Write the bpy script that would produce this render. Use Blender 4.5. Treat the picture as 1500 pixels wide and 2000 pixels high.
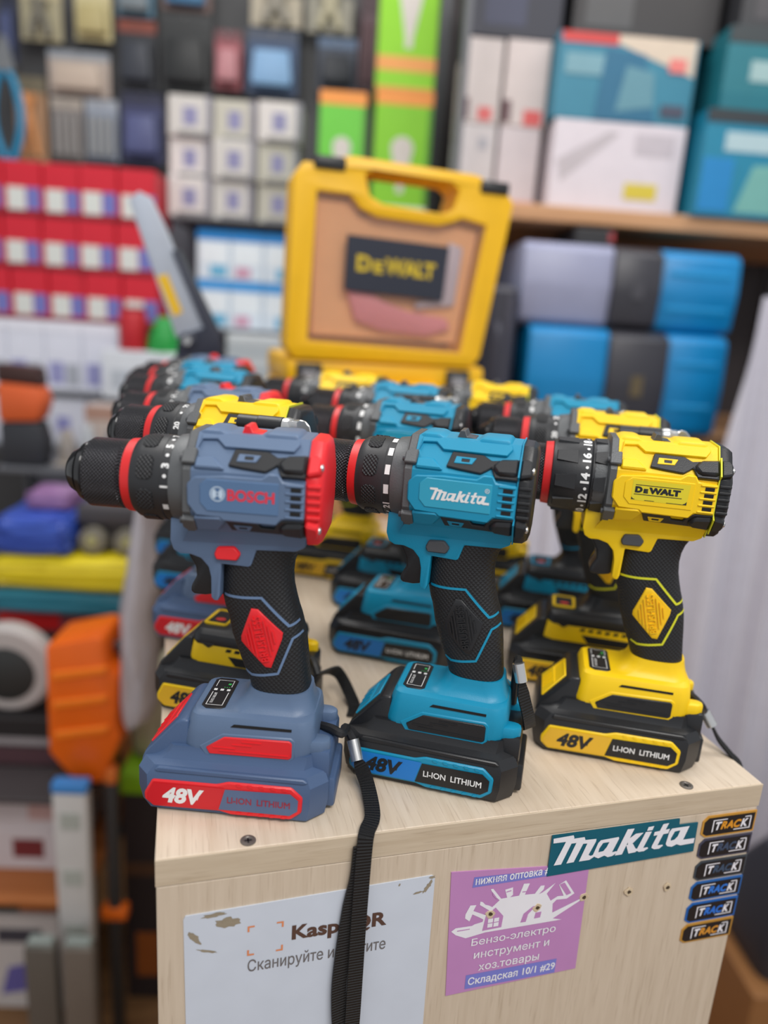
import bpy, bmesh, math, random
from mathutils import Vector, Matrix
from mathutils.geometry import tessellate_polygon, delaunay_2d_cdt
sc = bpy.context.scene
for o in list(bpy.data.objects):
    bpy.data.objects.remove(o)
COL = sc.collection
R = math.radians
random.seed(7)

# ------------------------------------------------------------------ camera
cam = bpy.data.cameras.new('camera')
cam_o = bpy.data.objects.new('camera', cam)
COL.objects.link(cam_o)
cr = Vector((0.963628, -0.259069, 0.065612)); cf = Vector((0.267209, 0.929815, -0.253069))
cf.normalize(); cr = (cr - cf*cr.dot(cf)).normalized(); cu = cr.cross(cf)
CAM = Vector((0.0155, -0.36478, 0.30266))
cam_o.matrix_world = Matrix(((cr.x, cu.x, -cf.x, CAM.x), (cr.y, cu.y, -cf.y, CAM.y), (cr.z, cu.z, -cf.z, CAM.z), (0, 0, 0, 1)))
cam.sensor_fit = 'VERTICAL'; cam.sensor_height = 36.0; cam.sensor_width = 27.0
cam.lens = 1425.9/2000*36.0
cam.clip_start = 0.02; cam.clip_end = 30
cam.dof.use_dof = True; cam.dof.focus_distance = 0.475; cam.dof.aperture_fstop = 2.4
sc.camera = cam_o
# ------------------------------------------------------------------ light
vs = sc.view_settings
vs.view_transform = 'Standard'; vs.look = 'None'; vs.gamma = 1.0; vs.exposure = 0.0; vs.use_curve_mapping = False
w = bpy.data.worlds.new('world'); sc.world = w; w.use_nodes = True
w.node_tree.nodes['Background'].inputs[0].default_value = (0.93, 0.96, 1.0, 1)
w.node_tree.nodes['Background'].inputs[1].default_value = 0.56
def area(name, loc, target, sx, sy, power, col=(1, 0.97, 0.93)):
    l = bpy.data.lights.new(name, 'AREA'); l.shape = 'RECTANGLE'; l.size = sx; l.size_y = sy; l.energy = power; l.color = col
    o = bpy.data.objects.new(name, l); COL.objects.link(o); o.location = loc
    o.rotation_euler = (Vector(target) - Vector(loc)).to_track_quat('-Z', 'Y').to_euler()
    return o
area('ceiling_lamp', (0.35, -1.15, 1.70), (0.25, 0.1, 0.0), 1.3, 0.5, 30)
area('ceiling_lamp', (-0.3, 0.85, 1.75), (0.1, 0.75, 0.0), 1.5, 0.35, 15)
area('ceiling_lamp', (1.2, 0.7, 1.75), (0.9, 0.9, 0.0), 0.35, 1.3, 12)

# ------------------------------------------------------------------ materials
def lin(c):
    return tuple(((v/255)/12.92 if v/255 <= 0.04045 else ((v/255+0.055)/1.055)**2.4) for v in c) + (1.0,)
MATS = {}
def base_mat(name):
    m = bpy.data.materials.new(name); m.use_nodes = True
    return m, m.node_tree.nodes, m.node_tree.links, m.node_tree.nodes['Principled BSDF']
def plastic(name, c, rough=0.42, bump=0.08, scale=900.0, metal=0.0, spec=0.5, var=0.06):
    """moulded plastic, paper or metal: flat colour with a faint uneven tone and a fine surface grain"""
    if name in MATS: return MATS[name]
    m, N, L, P = base_mat(name)
    tc = N.new('ShaderNodeTexCoord'); n1 = N.new('ShaderNodeTexNoise'); n1.inputs['Scale'].default_value = 35
    L.new(tc.outputs['Object'], n1.inputs['Vector'])
    mx = N.new('ShaderNodeMixRGB'); b = lin(c)
    mx.inputs[1].default_value = tuple(v*(1-var) for v in b[:3])+(1,); mx.inputs[2].default_value = tuple(min(1, v*(1+var)) for v in b[:3])+(1,)
    L.new(n1.outputs[0], mx.inputs[0]); L.new(mx.outputs[0], P.inputs['Base Color'])
    P.inputs['Roughness'].default_value = rough; P.inputs['Metallic'].default_value = metal
    P.inputs['Specular IOR Level'].default_value = spec
    if bump:
        n2 = N.new('ShaderNodeTexNoise'); n2.inputs['Scale'].default_value = scale
        L.new(tc.outputs['Object'], n2.inputs['Vector'])
        bp = N.new('ShaderNodeBump'); bp.inputs['Strength'].default_value = bump; bp.inputs['Distance'].default_value = 0.0006
        L.new(n2.outputs[0], bp.inputs['Height']); L.new(bp.outputs[0], P.inputs['Normal'])
    MATS[name] = m
    return m
def math_node(N, L, op, a, b=None):
    n = N.new('ShaderNodeMath'); n.operation = op
    for i, v in enumerate((a, b)):
        if v is None: continue
        if isinstance(v, (int, float)): n.inputs[i].default_value = v
        else: L.new(v, n.inputs[i])
    return n.outputs[0]
def knurl(name, c, around, along, axis_z=0.204, rough=0.3, metal=0.35, strength=0.9):
    """crossed knurling around the drill's long axis"""
    if name in MATS: return MATS[name]
    m, N, L, P = base_mat(name)
    tc = N.new('ShaderNodeTexCoord'); s = N.new('ShaderNodeSeparateXYZ'); L.new(tc.outputs['Object'], s.inputs[0])
    ang = math_node(N, L, 'ARCTAN2', s.outputs[1], math_node(N, L, 'SUBTRACT', s.outputs[2], axis_z))
    a = math_node(N, L, 'MULTIPLY', ang, around); x = math_node(N, L, 'MULTIPLY', s.outputs[0], along)
    h = math_node(N, L, 'MULTIPLY', math_node(N, L, 'SINE', a), math_node(N, L, 'SINE', x))
    bp = N.new('ShaderNodeBump'); bp.inputs['Strength'].default_value = strength; bp.inputs['Distance'].default_value = 0.0007
    L.new(h, bp.inputs['Height']); L.new(bp.outputs[0], P.inputs['Normal'])
    P.inputs['Base Color'].default_value = lin(c); P.inputs['Roughness'].default_value = rough; P.inputs['Metallic'].default_value = metal
    MATS[name] = m
    return m
def dimple(name, c, pitch=0.0021, rough=0.5, strength=0.5):
    """moulded rubber with a close pattern of small dots"""
    if name in MATS: return MATS[name]
    m, N, L, P = base_mat(name)
    tc = N.new('ShaderNodeTexCoord'); s = N.new('ShaderNodeSeparateXYZ'); L.new(tc.outputs['Object'], s.inputs[0])
    k = math.pi/pitch
    a = math_node(N, L, 'MULTIPLY', math_node(N, L, 'ADD', s.outputs[0], s.outputs[2]), k*0.72)
    b = math_node(N, L, 'MULTIPLY', math_node(N, L, 'SUBTRACT', s.outputs[0], s.outputs[2]), k*0.72)
    h = math_node(N, L, 'MULTIPLY', math_node(N, L, 'SINE', a), math_node(N, L, 'SINE', b))
    h = math_node(N, L, 'ABSOLUTE', h)
    bp = N.new('ShaderNodeBump'); bp.inputs['Strength'].default_value = strength; bp.inputs['Distance'].default_value = 0.0006
    L.new(h, bp.inputs['Height']); L.new(bp.outputs[0], P.inputs['Normal'])
    P.inputs['Base Color'].default_value = lin(c); P.inputs['Roughness'].default_value = rough
    MATS[name] = m
    return m
def webbing(name, c, axis=2, pitch=0.0021):
    if name in MATS: return MATS[name]
    m, N, L, P = base_mat(name)
    uv = N.new('ShaderNodeUVMap'); s = N.new('ShaderNodeSeparateXYZ'); L.new(uv.outputs[0], s.inputs[0])
    h = math_node(N, L, 'SINE', math_node(N, L, 'MULTIPLY', s.outputs[0], 2*math.pi/pitch))
    h2 = math_node(N, L, 'SINE', math_node(N, L, 'MULTIPLY', s.outputs[1], 2*math.pi/0.0008))
    h = math_node(N, L, 'ADD', h, math_node(N, L, 'MULTIPLY', h2, 0.25))
    bp = N.new('ShaderNodeBump'); bp.inputs['Strength'].default_value = 1.0; bp.inputs['Distance'].default_value = 0.0007
    L.new(h, bp.inputs['Height']); L.new(bp.outputs[0], P.inputs['Normal'])
    P.inputs['Base Color'].default_value = lin(c); P.inputs['Roughness'].default_value = 0.55
    MATS[name] = m
    return m
def wood(name, light, dark, along=(0, 1, 0), scale=1.0, rough=0.55, rot=0.0, pores=0.6):
    """pale veneer with fine dark pores drawn out along the grain"""
    if name in MATS: return MATS[name]
    m, N, L, P = base_mat(name)
    tc = N.new('ShaderNodeTexCoord'); mp = N.new('ShaderNodeMapping')
    st = [150.0*scale, 150.0*scale, 150.0*scale]
    for i in range(3):
        if along[i]: st[i] = 7.0*scale
    mp.inputs['Scale'].default_value = st; mp.inputs['Rotation'].default_value = (0, 0, rot)
    L.new(tc.outputs['Object'], mp.inputs['Vector'])
    n1 = N.new('ShaderNodeTexNoise'); n1.inputs['Scale'].default_value = 1.0; n1.inputs['Detail'].default_value = 5; n1.inputs['Roughness'].default_value = 0.6
    L.new(mp.outputs[0], n1.inputs['Vector'])
    r1 = N.new('ShaderNodeValToRGB'); e = r1.color_ramp.elements
    e[0].position = 0.3; e[0].color = lin(dark); e[1].position = 0.62; e[1].color = lin(light)
    L.new(n1.outputs[0], r1.inputs[0])
    mp2 = N.new('ShaderNodeMapping'); st2 = [700.0*scale]*3
    for i in range(3):
        if along[i]: st2[i] = 28.0*scale
    mp2.inputs['Scale'].default_value = st2; mp2.inputs['Rotation'].default_value = (0, 0, rot)
    L.new(tc.outputs['Object'], mp2.inputs['Vector'])
    n2 = N.new('ShaderNodeTexNoise'); n2.inputs['Scale'].default_value = 1.0; n2.inputs['Detail'].default_value = 2
    L.new(mp2.outputs[0], n2.inputs['Vector'])
    r2 = N.new('ShaderNodeValToRGB'); e = r2.color_ramp.elements
    e[0].position = 0.33; e[0].color = (0.74, 0.70, 0.66, 1); e[1].position = 0.40; e[1].color = (1, 1, 1, 1)
    L.new(n2.outputs[0], r2.inputs[0])
    mx = N.new('ShaderNodeMixRGB'); mx.blend_type = 'MULTIPLY'; mx.inputs[0].default_value = pores
    L.new(r1.outputs[0], mx.inputs[1]); L.new(r2.outputs[0], mx.inputs[2]); L.new(mx.outputs[0], P.inputs['Base Color'])
    bp = N.new('ShaderNodeBump'); bp.inputs['Strength'].default_value = 0.15; bp.inputs['Distance'].default_value = 0.0004
    L.new(n2.outputs[0], bp.inputs['Height']); L.new(bp.outputs[0], P.inputs['Normal'])
    P.inputs['Roughness'].default_value = rough
    MATS[name] = m
    return m
def clear_film(name, tint, alpha_mix=0.25):
    if name in MATS: return MATS[name]
    m, N, L, P = base_mat(name)
    tr = N.new('ShaderNodeBsdfTransparent'); tr.inputs[0].default_value = lin(tint)
    P.inputs['Base Color'].default_value = lin((230, 222, 220)); P.inputs['Roughness'].default_value = 0.12
    mix = N.new('ShaderNodeMixShader'); mix.inputs[0].default_value = alpha_mix
    L.new(tr.outputs[0], mix.inputs[1]); L.new(P.outputs[0], mix.inputs[2])
    L.new(mix.outputs[0], N['Material Output'].inputs['Surface'])
    MATS[name] = m
    return m

# ------------------------------------------------------------------ mesh helpers
def finish(bm, name, smooth=35.0):
    bmesh.ops.recalc_face_normals(bm, faces=bm.faces[:])
    me = bpy.data.meshes.new(name)
    bm.to_mesh(me); bm.free()
    fl = me.attributes.get('flat')
    for p in me.polygons: p.use_smooth = not (fl and fl.data[p.index].value)
    if fl: me.attributes.remove(fl)
    try: me.set_sharp_from_angle(angle=R(smooth))
    except Exception: pass
    return me
def frame(O, U, V, N):
    return (Vector(O), Vector(U), Vector(V), Vector(N))
def fpt(F, u, v, w=0.0):
    return F[0] + F[1]*u + F[2]*v + F[3]*w
def area2(p):
    return sum(p[i][0]*p[(i+1) % len(p)][1]-p[(i+1) % len(p)][0]*p[i][1] for i in range(len(p)))/2
def add_prism(bm, poly, F, w0, w1, bevel=0.0, seg=1, holes=()):
    loops = [list(poly)] + [list(h) for h in holes]
    n0 = len(bm.verts)
    tris = tessellate_polygon([[Vector((p[0], p[1], 0)) for p in l] for l in loops]) if (holes or len(poly) > 4) else None
    flat = [p for l in loops for p in l]
    A = [bm.verts.new(fpt(F, p[0], p[1], w0)) for p in flat]
    B = [bm.verts.new(fpt(F, p[0], p[1], w1)) for p in flat]
    faces = []
    if holes:
        for t in tris:
            for S in (A, B):
                try: faces.append(bm.faces.new([S[i] for i in t]))
                except ValueError: pass
    else:
        faces.append(bm.faces.new(A)); faces.append(bm.faces.new(B))
    k = 0
    for l in loops:
        n = len(l)
        for i in range(n):
            j = (i+1) % n
            faces.append(bm.faces.new((A[k+i], A[k+j], B[k+j], B[k+i])))
        k += n
    if bevel > 0:
        bmesh.ops.recalc_face_normals(bm, faces=faces)
        ed = set()
        for f in faces:
            for e in f.edges:
                if len(e.link_faces) == 2 and e.calc_face_angle(0) > 0.3: ed.add(e)
        bmesh.ops.bevel(bm, geom=list(ed), offset=bevel, segments=seg, profile=0.5, affect='EDGES', clamp_overlap=True)
def add_box(bm, x0, x1, y0, y1, z0, z1, bevel=0.0, seg=1):
    add_prism(bm, [(x0, y0), (x1, y0), (x1, y1), (x0, y1)], frame((0, 0, 0), (1, 0, 0), (0, 1, 0), (0, 0, 1)), z0, z1, bevel, seg)
def add_loft(bm, loops, cap=True):
    rings = [[bm.verts.new(p) for p in l] for l in loops]
    n = len(rings[0])
    for a, b in zip(rings[:-1], rings[1:]):
        for i in range(n):
            j = (i+1) % n
            bm.faces.new((a[i], a[j], b[j], b[i]))
    if cap:
        bm.faces.new(rings[0]); bm.faces.new(rings[-1])
    return rings
def add_rev(bm, prof, F, seg=40, cap=True):
    """profile of (w, radius) turned about the frame's third axis"""
    loops = []
    for wv, r in prof:
        loops.append([fpt(F, r*math.cos(2*math.pi*i/seg), r*math.sin(2*math.pi*i/seg), wv) for i in range(seg)])
    add_loft(bm, loops, cap)
def add_tube(bm, pts, r, seg=10):
    pts = [Vector(p) for p in pts]; loops = []
    up = None
    for i, p in enumerate(pts):
        t = (pts[min(i+1, len(pts)-1)] - pts[max(i-1, 0)]).normalized()
        if up is None:
            up = Vector((0, 0, 1)) if abs(t.z) < 0.9 else Vector((1, 0, 0))
        a = (up - t*up.dot(t)).normalized(); b = t.cross(a); up = a
        rr = r[i] if isinstance(r, (list, tuple)) else r
        loops.append([p + a*rr*math.cos(2*math.pi*k/seg) + b*rr*math.sin(2*math.pi*k/seg) for k in range(seg)])
    add_loft(bm, loops)
def spline(pts, n=8):
    pts = [Vector(p) for p in pts]; out = []
    for i in range(len(pts)-1):
        p0 = pts[max(i-1, 0)]; p1 = pts[i]; p2 = pts[i+1]; p3 = pts[min(i+2, len(pts)-1)]
        for k in range(n):
            t = k/n
            out.append(0.5*((2*p1) + (p2-p0)*t + (2*p0-5*p1+4*p2-p3)*t*t + (3*p1-p0-3*p2+p3)*t*t*t))
    out.append(pts[-1]); return out
def add_ribbon(bm, pts, sides, width, thick):
    """flat webbing along pts; sides gives the across direction at each point; UV x runs along its length in metres"""
    uvl = bm.loops.layers.uv.verify()
    pts = [Vector(p) for p in pts]; d = 0.0; prev = None
    for i, p in enumerate(pts):
        t = (pts[min(i+1, len(pts)-1)] - pts[max(i-1, 0)]).normalized()
        s = Vector(sides[i]); s = (s - t*s.dot(t)).normalized(); n = t.cross(s)
        if i: d += (p-pts[i-1]).length
        hw = (width[i] if isinstance(width, (list, tuple)) else width)/2
        ring = [bm.verts.new(p + s*a*hw + n*b*thick/2) for a, b in ((-1, -1), (1, -1), (1, 1), (-1, 1))]
        if prev:
            for k in range(4):
                j = (k+1) % 4
                f = bm.faces.new((prev[0][k], prev[0][j], ring[j], ring[k]))
                us = (prev[1], prev[1], d, d); vvs = ((0, 1, 1, 0) if k in (0, 2) else (0, 0.1, 0.1, 0))
                for lp, uu, vv in zip(f.loops, us, vvs): lp[uvl].uv = (uu, vv*hw*2)
        else: bm.faces.new(ring)
        prev = (ring, d)
    bm.faces.new(prev[0])
TEXT_CACHE = {}
def text_polys(body, bold=0.0, shear=0.0):
    """outline of a line of lettering as (verts, faces) scaled to a unit box; bold moves every outline outwards"""
    key = (body, bold, shear)
    if key in TEXT_CACHE: return TEXT_CACHE[key]
    c = bpy.data.curves.new('lettering', 'FONT'); c.body = body; c.shear = shear; c.resolution_u = 3; c.fill_mode = 'NONE'
    o = bpy.data.objects.new('lettering', c); COL.objects.link(o); bpy.context.view_layer.update()
    me = bpy.data.meshes.new_from_object(o.evaluated_get(bpy.context.evaluated_depsgraph_get()))
    co = [Vector((v.co.x, v.co.y)) for v in me.vertices]; nb = {}
    for e in me.edges:
        a, b = e.vertices; nb.setdefault(a, []).append(b); nb.setdefault(b, []).append(a)
    bpy.data.objects.remove(o); bpy.data.curves.remove(c); bpy.data.meshes.remove(me)
    seen, loops = set(), []
    for st in range(len(co)):
        if st in seen or st not in nb: continue
        l = [st]; seen.add(st)
        while True:
            nx = [q for q in nb[l[-1]] if q not in seen]
            if not nx: break
            l.append(nx[0]); seen.add(nx[0])
        if len(l) > 2: loops.append(l)
    def inside(p, l):
        r = False
        for a in range(len(l)):
            q, t = co[l[a]], co[l[a-1]]
            if (q.y > p.y) != (t.y > p.y) and p.x < (t.x-q.x)*(p.y-q.y)/(t.y-q.y)+q.x: r = not r
        return r
    pts, edges = [], []
    for l in loops:
        hole = sum(inside(co[l[0]], m) for m in loops if m is not l) % 2
        ar = sum(co[l[a-1]].cross(co[l[a]]) for a in range(len(l))); sg = (1 if ar > 0 else -1)*(-1 if hole else 1)
        n = len(l); base = len(pts)
        for k in range(n):
            p, q, t = co[l[k-1]], co[l[k]], co[l[(k+1) % n]]
            d1, d2 = (q-p), (t-q); d1 = d1.normalized() if d1.length > 1e-9 else d2.normalized(); d2 = d2.normalized() if d2.length > 1e-9 else d1
            m = Vector((d1.y+d2.y, -d1.x-d2.x)); m = m.normalized() if m.length > 1e-6 else Vector((d1.y, -d1.x))
            cs = max(0.5, m.dot(Vector((d1.y, -d1.x))))
            pts.append(q + m*sg*bold/cs); edges.append((base+k, base+(k+1) % n))
    r = delaunay_2d_cdt(pts, edges, [], 4, 1e-7)
    V, fs = r[0], []
    def odd(p):
        r_ = False
        for a, b in edges:
            q, t = pts[a], pts[b]
            if (q.y > p.y) != (t.y > p.y) and p.x < (t.x-q.x)*(p.y-q.y)/(t.y-q.y)+q.x: r_ = not r_
        return r_
    for f in r[2]:
        if odd(sum((V[i] for i in f), Vector((0, 0)))/len(f)): fs.append(tuple(f))
    x0 = min(v.x for v in V); x1 = max(v.x for v in V); y0 = min(v.y for v in V); y1 = max(v.y for v in V)
    r = ([((v.x-x0)/(x1-x0), (v.y-y0)/(y1-y0)) for v in V], fs)
    TEXT_CACHE[key] = r
    return r
def add_text(bm, body, F, u0, u1, v0, v1, bold=0.0, shear=0.0, lift=0.0, warp=None, depth=None):
    vsn, fs = text_polys(body, bold, shear)
    fl = bm.faces.layers.int.get('flat') or bm.faces.layers.int.new('flat')
    V = []
    for x, y in vsn:
        u = u0+(u1-u0)*x; v = v0+(v1-v0)*y
        V.append(bm.verts.new(warp(u, v) if warp else fpt(F, u, v, lift)))
    for f in fs:
        try: bm.faces.new([V[i] for i in f])[fl] = 1
        except ValueError: pass
    if depth:
        cnt = {}
        for f in fs:
            for i in range(len(f)):
                a, c = f[i], f[(i+1) % len(f)]; cnt[(min(a, c), max(a, c))] = cnt.get((min(a, c), max(a, c)), 0)+1
        W = {}
        for (a, c), n in cnt.items():
            if n == 1:
                for q in (a, c):
                    if q not in W: W[q] = bm.verts.new(V[q].co + Vector(depth))
                bm.faces.new((V[a], V[c], W[c], W[a]))[fl] = 1
def add_flat(bm, poly, F, lift, holes=()):
    loops = [list(poly)]+[list(h) for h in holes]
    flat = [p for l in loops for p in l]
    fl = bm.faces.layers.int.get('flat') or bm.faces.layers.int.new('flat')
    V = [bm.verts.new(fpt(F, p[0], p[1], lift)) for p in flat]
    for t in tessellate_polygon([[Vector((p[0], p[1], 0)) for p in l] for l in loops]):
        try: bm.faces.new([V[i] for i in t])[fl] = 1
        except ValueError: pass
def mk(name, me, mat, parent=None, loc=None, rz=None):
    o = bpy.data.objects.new(name, me); COL.objects.link(o)
    if not me.materials: me.materials.append(mat)
    o.material_slots[0].link = 'OBJECT'; o.material_slots[0].material = mat
    if parent: o.parent = parent
    if loc: o.location = loc
    if rz is not None: o.rotation_euler = (0, 0, rz)
    return o
def obj(name, bm, mat, parent=None, smooth=35.0, loc=None, rz=None):
    return mk(name, finish(bm, name, smooth), mat, parent, loc, rz)
def tag(o, label, cat, group=None):
    o['label'] = label; o['category'] = cat
    if group: o['group'] = group
    return o
def thing(name, label, cat, loc=(0, 0, 0), rz=0.0, group=None):
    o = bpy.data.objects.new(name, None); COL.objects.link(o); o.empty_display_size = 0.02
    o.location = loc; o.rotation_euler = (0, 0, rz)
    return tag(o, label, cat, group)
def structure(o):
    o['kind'] = 'structure'; return o
XZ = frame((0, 0, 0), (1, 0, 0), (0, 0, 1), (0, -1, 0))          # flat on a side that faces the aisle
def mm(p): return [(a/1000.0, b/1000.0) for a, b in p]
def rect(x0, x1, y0, y1): return [(x0, y0), (x1, y0), (x1, y1), (x0, y1)]

# lettering of the teal maker's mark, outlines in mm on the large sticker
MAKITA = [[[[251.77, -20.96], [266.5, -20.36], [267.36, -22.37], [260.28, -42.49], [254.73, -42.48], [261.43, -24.76], [252.12, -24.68]]], [[[266.49, -23.1], [275.09, -22.97], [276.0, -25.17], [269.67, -42.04], [264.19, -42.32], [269.49, -26.81], [265.8, -26.78]]], [[[274.63, -25.4], [284.47, -25.71], [284.54, -27.72], [280.28, -37.99], [282.1, -38.97], [284.5, -38.2], [285.57, -39.68], [281.59, -42.15], [273.59, -42.22], [278.0, -28.49], [274.23, -28.2]]], [[[288.25, -27.39], [301.91, -26.75], [302.34, -28.3], [298.5, -38.57], [301.85, -38.19], [302.34, -39.59], [299.02, -41.75], [295.68, -42.12], [292.85, -40.36], [288.44, -41.89], [285.71, -40.58], [283.71, -38.52], [286.46, -29.3]], [[290.32, -29.87], [295.13, -29.88], [293.49, -33.85], [291.4, -36.61], [287.66, -36.92], [288.02, -33.91]]], [[[308.01, -21.5], [313.34, -21.64], [306.71, -41.59], [301.14, -41.63]]], [[[309.47, -30.04], [315.23, -26.03], [321.28, -26.01], [314.18, -33.38], [310.4, -35.48]]], [[[308.92, -34.38], [313.99, -33.8], [316.93, -38.24], [319.24, -39.03], [319.41, -39.95], [317.05, -41.38], [311.89, -41.67]]], [[[322.98, -25.81], [327.82, -26.05], [323.11, -38.72], [326.6, -38.61], [327.25, -39.78], [324.06, -41.55], [320.13, -41.58], [318.18, -40.39], [318.27, -38.44]]], [[[324.48, -22.05], [328.96, -21.8], [328.05, -24.94], [323.71, -25.03]]], [[[336.14, -21.29], [340.77, -21.04], [334.48, -38.35], [338.46, -38.31], [339.09, -39.3], [336.36, -41.33], [332.36, -41.27], [329.88, -39.73], [329.99, -37.95]]], [[[330.15, -26.83], [342.32, -25.88], [341.5, -29.51], [329.83, -29.89]]], [[[344.11, -25.95], [358.42, -25.89], [355.16, -36.7], [364.69, -36.72], [364.61, -40.81], [353.79, -41.21], [350.36, -39.8], [346.61, -41.33], [342.84, -40.31], [341.11, -38.25], [342.39, -28.56]], [[346.87, -28.75], [351.29, -28.48], [349.98, -33.24], [347.76, -35.62], [344.71, -36.07], [344.73, -33.83]]]]
def add_mark(bm, F, u0, u1, v0, v1, lift):
    """the slanted brush-style word mark fitted into a box"""
    for k, g in enumerate(MAKITA):
        loops = [[(u0+(u1-u0)*(p[0]-251.77)/112.92, v0+(v1-v0)*(p[1]+42.49)/22.1) for p in l] for l in g]
        add_flat(bm, loops[0], F, lift+0.000004*k, loops[1:])

# ------------------------------------------------------------------ room shell
BA = R(13.0)                                                     # the shelving behind the counter is turned a little
EB = Vector((math.cos(BA), -math.sin(BA), 0)); DB = Vector((math.sin(BA), math.cos(BA), 0)); BO = Vector((0.0155, -0.365, 0))
FLOOR = -1.15
def shelf_pt(u, v, z): return BO + EB*u + DB*v + Vector((0, 0, z))
SH = Matrix.Translation(BO) @ Matrix.Rotation(-BA, 4, 'Z')
bm = bmesh.new(); add_box(bm, -4, 5, -2, 5, FLOOR-0.05, FLOOR)
structure(obj('floor', bm, wood('floor_laminate', (150, 110, 70), (110, 78, 48), (1, 0, 0), 0.25)))
bm = bmesh.new(); add_box(bm, -4, 4.5, 2.62, 2.7, FLOOR, 2.2)
o = obj('wall_back', bm, plastic('wall_panel', (74, 74, 76), 0.6)); o.matrix_world = SH; structure(o)

# ------------------------------------------------------------------ counter
CW, CD, TB = 0.4165, 1.02, 0.018
VL, VD = (222, 205, 184), (209, 190, 167)
counter = thing('display_counter', 'pale veneered display counter carrying the drills, stickers on its front', 'counter', (0, 0, FLOOR))
def cpart(name, bm, m, **k):
    o = obj(name, bm, m, counter, **k); o.location = (0, 0, -FLOOR); return o
bm = bmesh.new(); add_box(bm, 0, CW, 0.0012, CD, -TB, 0, 0.0006); cpart('top_board', bm, wood('veneer_top', VL, VD, (0, 1, 0), 1.0, 0.5, R(-7)))
bm = bmesh.new(); add_box(bm, 0, CW, 0, 0.0012, -TB, -0.0001, 0.0003); o = cpart('edge_band', bm, wood('veneer_edge', (205, 188, 164), (190, 171, 146), (1, 0, 0), 1.0, 0.55, 0.0, 0.5))
bm = bmesh.new(); add_box(bm, 0.0005, CW-0.0008, 0.0004, 0.018, FLOOR, -TB-0.0006, 0.0005); cpart('front_panel', bm, wood('veneer_front', (209, 192, 171), (198, 180, 158), (0, 0, 1), 1.0, 0.55, 0.0, 0.42))
for x in (0.0005, CW-0.0185):
    bm = bmesh.new(); add_box(bm, x, x+0.018, 0.018, CD-0.02, FLOOR, -TB, 0.0004); cpart('side_panel', bm, MATS['veneer_front'])
steel = plastic('dark_screw_steel', (112, 106, 100), 0.4, 0, metal=0.4)
for x, y in ((0.0526, 0.0072), (0.3578, 0.0085), (0.03, 0.9), (0.39, 0.9)):
    bm = bmesh.new(); F = frame((x, y, 0), (1, 0, 0), (0, 1, 0), (0, 0, 1))
    add_rev(bm, [(-0.004, 0.003), (0.0, 0.0047), (0.0005, 0.0046), (0.0008, 0.0030), (0.0003, 0.0024)], F, 24)
    sc_o = cpart('screw', bm, steel)
    bm = bmesh.new()
    for a in (0, math.pi/2): add_prism(bm, [(0.0021*math.cos(a)-0.0005*math.sin(a), 0.0021*math.sin(a)+0.0005*math.cos(a)), (-0.0021*math.cos(a)-0.0005*math.sin(a), -0.0021*math.sin(a)+0.0005*math.cos(a)), (-0.0021*math.cos(a)+0.0005*math.sin(a), -0.0021*math.sin(a)-0.0005*math.cos(a)), (0.0021*math.cos(a)+0.0005*math.sin(a), 0.0021*math.sin(a)-0.0005*math.cos(a))], F, 0.0001, 0.0005)
    obj('cross_recess', bm, plastic('recess_black', (22, 22, 24), 0.5, 0), sc_o)
chip_m = plastic('raw_chipboard', (206, 186, 156), 0.8, 0.6, 500); chip_d = plastic('hole_brown', (70, 55, 38), 0.9, 0.3)
for k, (x, z) in enumerate(((0.2127, -0.0747), (0.2474, -0.0758), (0.2826, -0.0734), (0.3188, -0.0753), (0.3506, -0.0768))):
    rr = random.Random(k); bm = bmesh.new(); n = 11
    p = [(x+(0.0026+0.0016*rr.random())*math.cos(6.283*i/n), z+(0.0024+0.0016*rr.random())*math.sin(6.283*i/n)) for i in range(n)]
    add_prism(bm, p, XZ, -0.0002, 0.0007, 0.0002); h = cpart('screw_hole', bm, chip_m)
    bm = bmesh.new(); p = [(x+0.0016*math.cos(6.283*i/9)*(0.7+0.5*rr.random()), z+0.0016*math.sin(6.283*i/9)*(0.7+0.5*rr.random())) for i in range(9)]
    add_prism(bm, p, XZ, 0.0003, 0.0008); obj('hole_mouth', bm, chip_d, h)

# stickers and posters on the counter front
def printed(parent, name, m, fn):
    bm = bmesh.new(); fn(bm); return obj(name, bm, m, parent)
def flat_thing(name, label, cat, poly, m, t=0.0003, group=None, w0=0.0):
    bm = bmesh.new(); add_prism(bm, mm(poly), XZ, w0-0.0004, w0+t); o = obj(name, bm, m); tag(o, label, cat, group); return o
paper_w = plastic('poster_white', (205, 212, 224), 0.45, 0.05, 60)
poster = flat_thing('payment_poster', 'white scuffed payment poster on the counter front behind the hanging strap', 'poster', [(15.4, -43), (16.6, -40.6), (168.5, -37), (170.6, -38.5), (173, -200), (17.8, -200)], paper_w)
brown = plastic('print_brown', (88, 62, 52), 0.5, 0); orange_p = plastic('print_orange', (226, 140, 92), 0.5, 0); grey_p = plastic('print_grey', (110, 106, 106), 0.5, 0)
S = 0.0006
printed(poster, 'headline', brown, lambda b: (add_text(b, 'Kaspi QR', XZ, 0.0797, 0.1403, -0.0728, -0.0588, 0.035, 0, S)))
printed(poster, 'subheading', grey_p, lambda b: add_text(b, 'Сканируйте и платите', XZ, 0.0532, 0.1408, -0.0908, -0.0792, 0.004, 0, S))
def corner_marks(b):
    x0, x1, z0, z1, l, t = 0.0527, 0.0744, -0.0762, -0.0544, 0.0042, 0.0011
    for sx, x in ((1, x0), (-1, x1)):
        for sz, z in ((1, z0), (-1, z1)):
            add_flat(b, [(x, z), (x+sx*l, z), (x+sx*l, z+sz*t), (x+sx*t, z+sz*t), (x+sx*t, z+sz*l), (x, z+sz*l)], XZ, S)
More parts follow.
